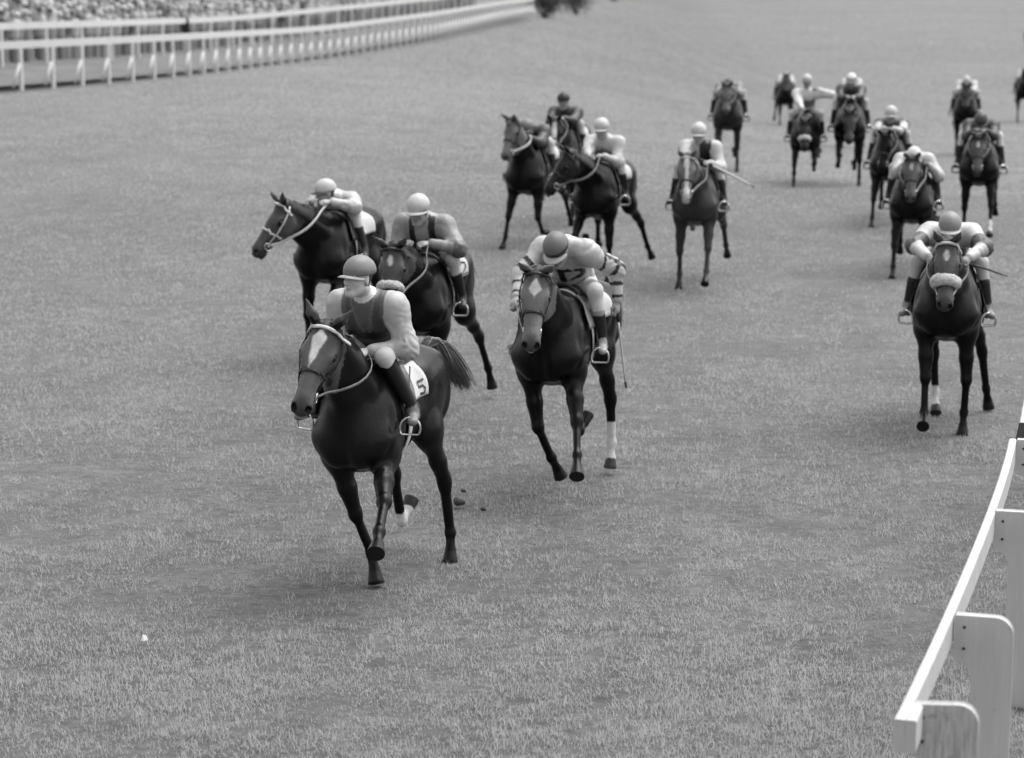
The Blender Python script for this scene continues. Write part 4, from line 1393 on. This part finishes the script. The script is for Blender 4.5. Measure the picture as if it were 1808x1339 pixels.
# ------------------------------------------------------------------ small things on the turf
g_ = ground(255, 1138)
V = np.array([[-.022, 0, .004], [.0, -.012, .006], [.026, .004, .010], [.006, .022, .012], [-.012, .014, .045], [.010, .010, .040]]) + g_
o_ = mk('paper_scrap', V - g_, [[0, 1, 2, 5, 4], [0, 4, 3], [4, 5, 2, 3], [0, 3, 2, 1]], M_PAPER, smooth=False); o_.location = g_ + np.array([0, 0, .02])
o_['label'] = 'small crumpled white scrap lying alone on the grass'; o_['category'] = 'scrap'
M_CLOD = mat('turf_clod', g=.04, rough=.95, noise=.5, nscale=40, bump=.6, bscale=60)
for k, (px, py, z_, s_, lb) in enumerate(((809, 886, .06, .05, 'largest dark clod of turf kicked up behind the leading horse'), (818, 866, .12, .02, 'tiny upper clod of turf flying behind the leading horse'), (853, 899, .05, .022, 'tiny clod of turf thrown out widest from the leading horse'))):
    p = ground(px, py, z_); B = Solid(); r = random.Random(k)
    for _ in range(6): B.ell([r.uniform(-s_, s_) * .8, r.uniform(-s_, s_) * .5, r.uniform(-s_, s_) * .5], [s_ * r.uniform(.4, .8), s_ * r.uniform(.3, .6), s_ * r.uniform(.3, .6)], k=.01)
    V, F = B.mesh(max(.006, s_ * .2)); o = mk('turf_clod', V, F, M_CLOD); o.location = p; o['label'] = lb; o['category'] = 'turf clod'; o['group'] = 'clods of turf kicked up'

# ------------------------------------------------------------------ the field
# (forearm, cannon, pastern, lateral, lateral) front; (femur, tibia, cannon, pastern, lateral, lateral) hind
REACH = (52, 58, 50, 5, 2); STANCE = (-10, -14, 14, -8, -12); FOLD = (42, -60, -115, 2, -2); MID = (4, -4, 22, 2, 0); FWD = (30, 26, 40, 3, 0)
H_STEP = (30, -20, -4, 14, 9, 5); H_LIFT = (28, -30, -16, -120, -5, -5); H_PUSH = (2, -58, -34, -40, 3, 2); H_OFF = (0, -60, -70, -120, 4, 4); H_MID = (18, -38, -4, 16, 3, 2)
POSES = [dict(FL=(58, 66, 58, 17, 12), FR=(-10, -14, 14, -13, -16), HL=H_STEP, HR=(30, -30, -10, -125, -5, -5)), dict(FL=MID, FR=FOLD, HL=H_LIFT, HR=H_PUSH), dict(FL=FOLD, FR=MID, HL=H_STEP, HR=H_OFF),
         dict(FL=FWD, FR=MID, HL=H_PUSH, HR=H_OFF), dict(FL=FOLD, FR=FWD, HL=H_OFF, HR=H_PUSH)]
FIVE = [[(.9, .9), (.1, .9), (.1, .55), (.7, .55), (.9, .3), (.7, 0), (.1, .05)]]
TWO = [[(.1, .8), (.4, 1), (.85, .8), (.8, .5), (.1, 0), (.9, 0)]]
def J(label, **k):
    d = dict(label=label, hip=(-.25, 1.60), lean=28, necklean=8, head=(28, 0), cap=.44, silks='white', breech=.48,
             handL=(.58, .07, 1.70), handR=(.56, -.07, 1.70), feet=((.20, .325, 1.10), (.20, -.325, 1.10)), skin=.30)
    d.update(k); return d
def H(label, at, yaw, pose, jk, **k):
    d = dict(label=label, at=at, yaw=yaw, coat=.020, neck=(38, 0), head=(52, 0, 0), jockey=jk)
    d.update(POSES[pose]); d.update(k)
    Y = ground_t(*at)[1]
    px = Y / (FPX * .566)
    d['h'] = float(np.clip(px * 1.7, .0116, .026)); d['far'] = Y > 27; d.setdefault('size', 1.06 if d.get('near') else 1.03)
    jk['h'] = float(np.clip(px * 1.3, .0076, .019))
    return d
BLK = (M_LEATHER, M_LEATHER, M_LEATHER); WHT = (M_WEB, M_LEATHER, M_LEATHER); PALE = (M_WEB, M_WEB, M_WEB)
FIELD = [
 H('leading dark bay racehorse with a wedge-shaped white star, open mouth and flowing tail', (642, 1042), 17, 0,
   J('jockey on the leading horse in a dark quartered jacket with pale sleeves and gray cap', hip=(.0, 1.66), lean=50, feet=((.36, .33, 1.20), (.40, -.36, 1.20)), head=(-3, -26), necklean=56, cap=.19, peak=.30, silks='panel', breech=.50, capband=.15,
     handL=(.42, .06, 1.68), handR=(.46, -.06, 1.68), poleL=(-.5, 1.0, -.25), scarf=.6, skin=.5, boottop=.012, boot0=.0, kneeout=.0, toetone=.18, billow=.006),
   size=1.06, near=True, coat=.09, face=.11, muzzle=.05, neck=(45, -2), head=(54, 14, 0, -14), blaze='wedge', mouth=1, bridle=WHT, ears=-35, earout=40, chin=.22,
   socks=dict(HR=.86), tail=(.56, .10, .42), tailtone=.24, tailn=800, forelock=0, digit=FIVE, cloth=(-.18, .20, 78), flap=M_TAN),
 H('dark racehorse with a white diamond star and white chin, second in the race', (975, 876), 18, 0,
   J('jockey in white silks with black arm bands bent low over the second horse', hip=(-.20, 1.60), lean=46, necklean=-14, head=(40, -6), cap=.14, peak=.40, silks='hooped', breech=.5, capband=.03,
     handR=(.44, -.29, 1.54), handL=(.0, .40, 1.48), freeL=True, poleL=(-.7, .8, -.1), poleR=(-.1, -1.4, -.4), twist=-10, toetone=.3, boottop=.25, billow=.012,
     whip=(1, (-.12, .10, -1), .55, .5), whiplabel='pale whip hanging from the hand of the jockey in black-banded white silks'),
   near=True, coat=.026, face=.16, muzzle=.07, neck=(36, 7), head=(60, 9, 0, -4), blaze='star', mouth=.7, forelock=0, chin=.5, ears=-5, earout=28, socks=dict(HL=.52),
   FL=(38, 46, 44, 15, 12), FR=(6, -24, -34, -10, -14), HL=(30, -20, -4, 14, 4, 1), HR=H_LIFT, air=.06, tail=(.1, .03, .5), flap=M_TAN),
 H('black racehorse with pale browband and noseband turning its head aside', (578, 640), 17, 2,
   J('jockey with a white cap and dark-fronted white silks crouched behind the lead', hip=(-.18, 1.42), lean=43, necklean=14, head=(4, -38), cap=.44, peak=.03, silks='darkfront', handL=(.52, .10, 1.72), handR=(.52, -.10, 1.72), poleL=(-.4, 1, -.3), billow=.014),
   near=True, coat=.015, face=.07, neck=(28, -15), head=(48, -26, 0), bridle=PALE, rein=M_WEB, ears=-20, earout=35),
 H('dark racehorse with a sheepskin noseband and small white spot just behind the leader', (742, 752), 12, 1,
   J('jockey with a white cap and gray jacket with dark panels', hip=(-.06, 1.54), lean=50, head=(14, -10), cap=.46, silks='graycollar', handL=(.42, .10, 1.70), handR=(.46, -.10, 1.70), poleL=(-.3, 1, -.2), necklean=30, skin=.28),
   near=True, coat=.020, face=.08, neck=(28, -4), head=(60, 8, 0), noseband='fleece', blaze='spot', digit=TWO, HL=(8, -46, -26, -20, 9, 8), fleece=.8, ears=-15, earout=35),
 H('dark racehorse leftmost of the trio behind, head held high and turned aside', (930, 437), 17, 3,
   J('jockey in dark silks almost hidden behind the neck of a high-headed horse', lean=24, necklean=0, head=(20, -20), cap=.16, silks='darkband', skin=.2), FR=(20, 14, 30, 6, 5), FL=(14, -40, -80, 4, 2), coat=.024, face=.17, neck=(50, -8), head=(62, -10, 0), rein=M_WEB),
 H('racehorse with a broad white blaze at the back of the trio', (990, 397), 14, 1,
   J('jockey with a black cap and dark silks at the back of the trio', hip=(-.2, 1.47), lean=46, necklean=44, head=(4, 0), cap=.02, capband=.02, silks='dark', skin=.3), neck=(24, 6), head=(56, 4, 0), blaze='wide', coat=.018),
 H('black racehorse turning its dark head aside, its rider in white with a gray front', (1052, 496), 18, 1,
   J('jockey in white silks with a gray front and white cap, upright in the trio', hip=(-.20, 1.49), lean=57, necklean=46, head=(10, -6), cap=.46, silks='graydiamond', handL=(.40, .08, 1.68)), HL=(12, -46, -24, -40, 11, 9), HR=(8, -50, -36, -60, 12, 10), coat=.010, face=.02, neck=(30, -16), head=(50, -34, 0)),
 H('chestnut racehorse with a long white blaze running clear of the others', (1226, 510), 12, 3,
   J('jockey in white silks with a black yoke over one shoulder', hip=(-.20, 1.49), lean=57, necklean=46, head=(10, -8), cap=.46, silks='blackvee', freeL=False, handL=(.36, .16, 1.66),
     whip=(1, (-.1, .9, -.42), .62, .5), whiplabel='pale whip pointing out sideways from the rider with the black yoke'), coat=.45, points=.03, face=.15, neck=(32, -2), head=(62, 8, 0), blaze='blaze', legtone=1.0, bridle=WHT),
 H('bay racehorse behind the blazed chestnut, its dark-clad rider crouched flat', (1284, 303), 8, 1,
   J('jockey in dull dark silks and dark cap crouched flat with pale breeches', lean=16, necklean=0, hip=(-.25, 1.58), head=(35, 0), cap=.05, silks='gray', breech=.5, skin=.2), coat=.3, points=.02, face=.15, neck=(30, 0), head=(58, 0, 0)),
 H('small distant racehorse at the left of the far pair, rider in white', (1386, 222), 2, 4,
   J('distant jockey in white silks hidden behind the horse neck', lean=18, head=(45, 0), cap=.4, silks='white'), coat=.03, face=.08, neck=(38, -4), head=(58, 0, 0)),
 H('black racehorse with a sheepskin noseband carrying its head very low', (1420, 328), 8, 4,
   J('upright jockey with a white cap, banded silks and one arm raised', hip=(-.16, 1.60), lean=62, head=(6, 0), necklean=80, cap=.46, peak=.1, silks='paleband', handL=(.10, .22, 2.03), freeL=True, poleL=(0, 1, -.3), skin=.25), size=.97, coat=.008, face=.03, neck=(8, 0), head=(55, 0, 0), noseband='fleece'),
 H('dark racehorse running straight ahead with a distant horse hidden behind it', (1498, 328), 9, 1,
   J('jockey with a white banded cap and dark silks on pale breeches', hip=(-.24, 1.58), lean=36, necklean=40, head=(28, 0), cap=.60, capstripe=.2, peak=.1, silks='darkband', skin=.25), coat=.018, face=.06, neck=(6, 0), head=(60, 0, 0)),
 H('distant racehorse whose head shows above the banded cap in front', (1500, 262), 9, 2,
   J('distant jockey in white silks arched round a dark horse head', lean=20, head=(50, 0), cap=.6, silks='white'), coat=.022, face=.06, neck=(40, 0), head=(58, 0, 0)),
 H('dark racehorse partly hidden behind the horse with the star', (1566, 396), 14, 4,
   J('jockey with a white cap and dark jacket with pale banded sleeves', hip=(-.22, 1.47), lean=42, necklean=36, head=(10, 0), cap=.44, silks='darkpale', skin=.22), coat=.012, neck=(20, 0), head=(60, -8, 0)),
 H('dark racehorse with a small star behind the one in the wide noseband', (1606, 484), 13, 4,
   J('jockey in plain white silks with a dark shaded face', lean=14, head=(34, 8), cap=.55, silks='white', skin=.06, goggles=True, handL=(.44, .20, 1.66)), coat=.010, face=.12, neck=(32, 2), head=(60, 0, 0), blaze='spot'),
 H('black racehorse with a wide white sheepskin noseband nearest the rail', (1664, 764), 12, 1,
   J('jockey in gray silks with pale shoulders and gray cap nearest the rail', lean=30, necklean=8, hip=(-.26, 1.58), head=(16, 0), cap=.22, peak=.42, silks='halves', skin=.16, handL=(.55, .17, 1.62), handR=(.55, -.17, 1.62), boottop=.02, toetone=.22, feet=((.16, .345, 1.04), (.16, -.345, 1.04)), poleL=(-.2, 1, .1), poleR=(-.2, -1, .1),
     whip=(1, (-.25, .95, -.25), .34, .03), whiplabel='dark whip jutting out beside the horse in the wide noseband'),
   near=True, FL=(4, -6, 16, 2, -2), FR=(16, 10, 60, -2, 0), HL=(28, -24, -12, -20, 12, 8), HR=(34, -18, 0, 30, -5, -4), coat=.012, face=.10, neck=(34, 0), head=(58, 0, 0), noseband='fleece', blaze='spot', socks=dict(HR=.9), bridle=WHT, fleece=1.15),
 H('dark racehorse with white socks at the edge of the field, rider in dark silks', (1724, 424), 13, 3,
   J('jockey in dark silks and dark cap leaning along the neck of the white-socked horse', lean=24, necklean=10, hip=(-.25, 1.58), head=(35, 0), cap=.05, silks='dark', breech=.6, skin=.15), coat=.014, face=.10, neck=(20, 0), head=(60, 0, 0), blaze='spot', socks=dict(FL=.8, FR=.85)),
 H('distant racehorse above the white-socked one, rider in white', (1702, 276), 11, 2,
   J('distant jockey in white silks and white cap above the white-socked horse', lean=26, necklean=10, hip=(-.25, 1.60), head=(35, 0), cap=.44, silks='white', skin=.2), coat=.016, face=.06, neck=(32, 0), head=(58, 0, 0)),
 H('racehorse cut off by the edge of the picture, rider in white', (1806, 216), 12, 2,
   J('jockey in white silks cut off by the edge of the picture', lean=24, head=(35, 0), cap=.6, silks='white', skin=.2), coat=.014, neck=(44, 0), head=(58, 0, 0)),
 H('last racehorse of all, a sliver in the top corner', (1816, 92), 12, 2,
   J('last jockey, barely visible at the top corner', lean=24, head=(35, 0), cap=.44, silks='gray', skin=.2), coat=.02, neck=(40, 0), head=(58, 0, 0)),
]
for q in FIELD:
    T_, loc_, rz_, z0_ = horse(q)
    jockey(q, loc_, rz_, z0_)
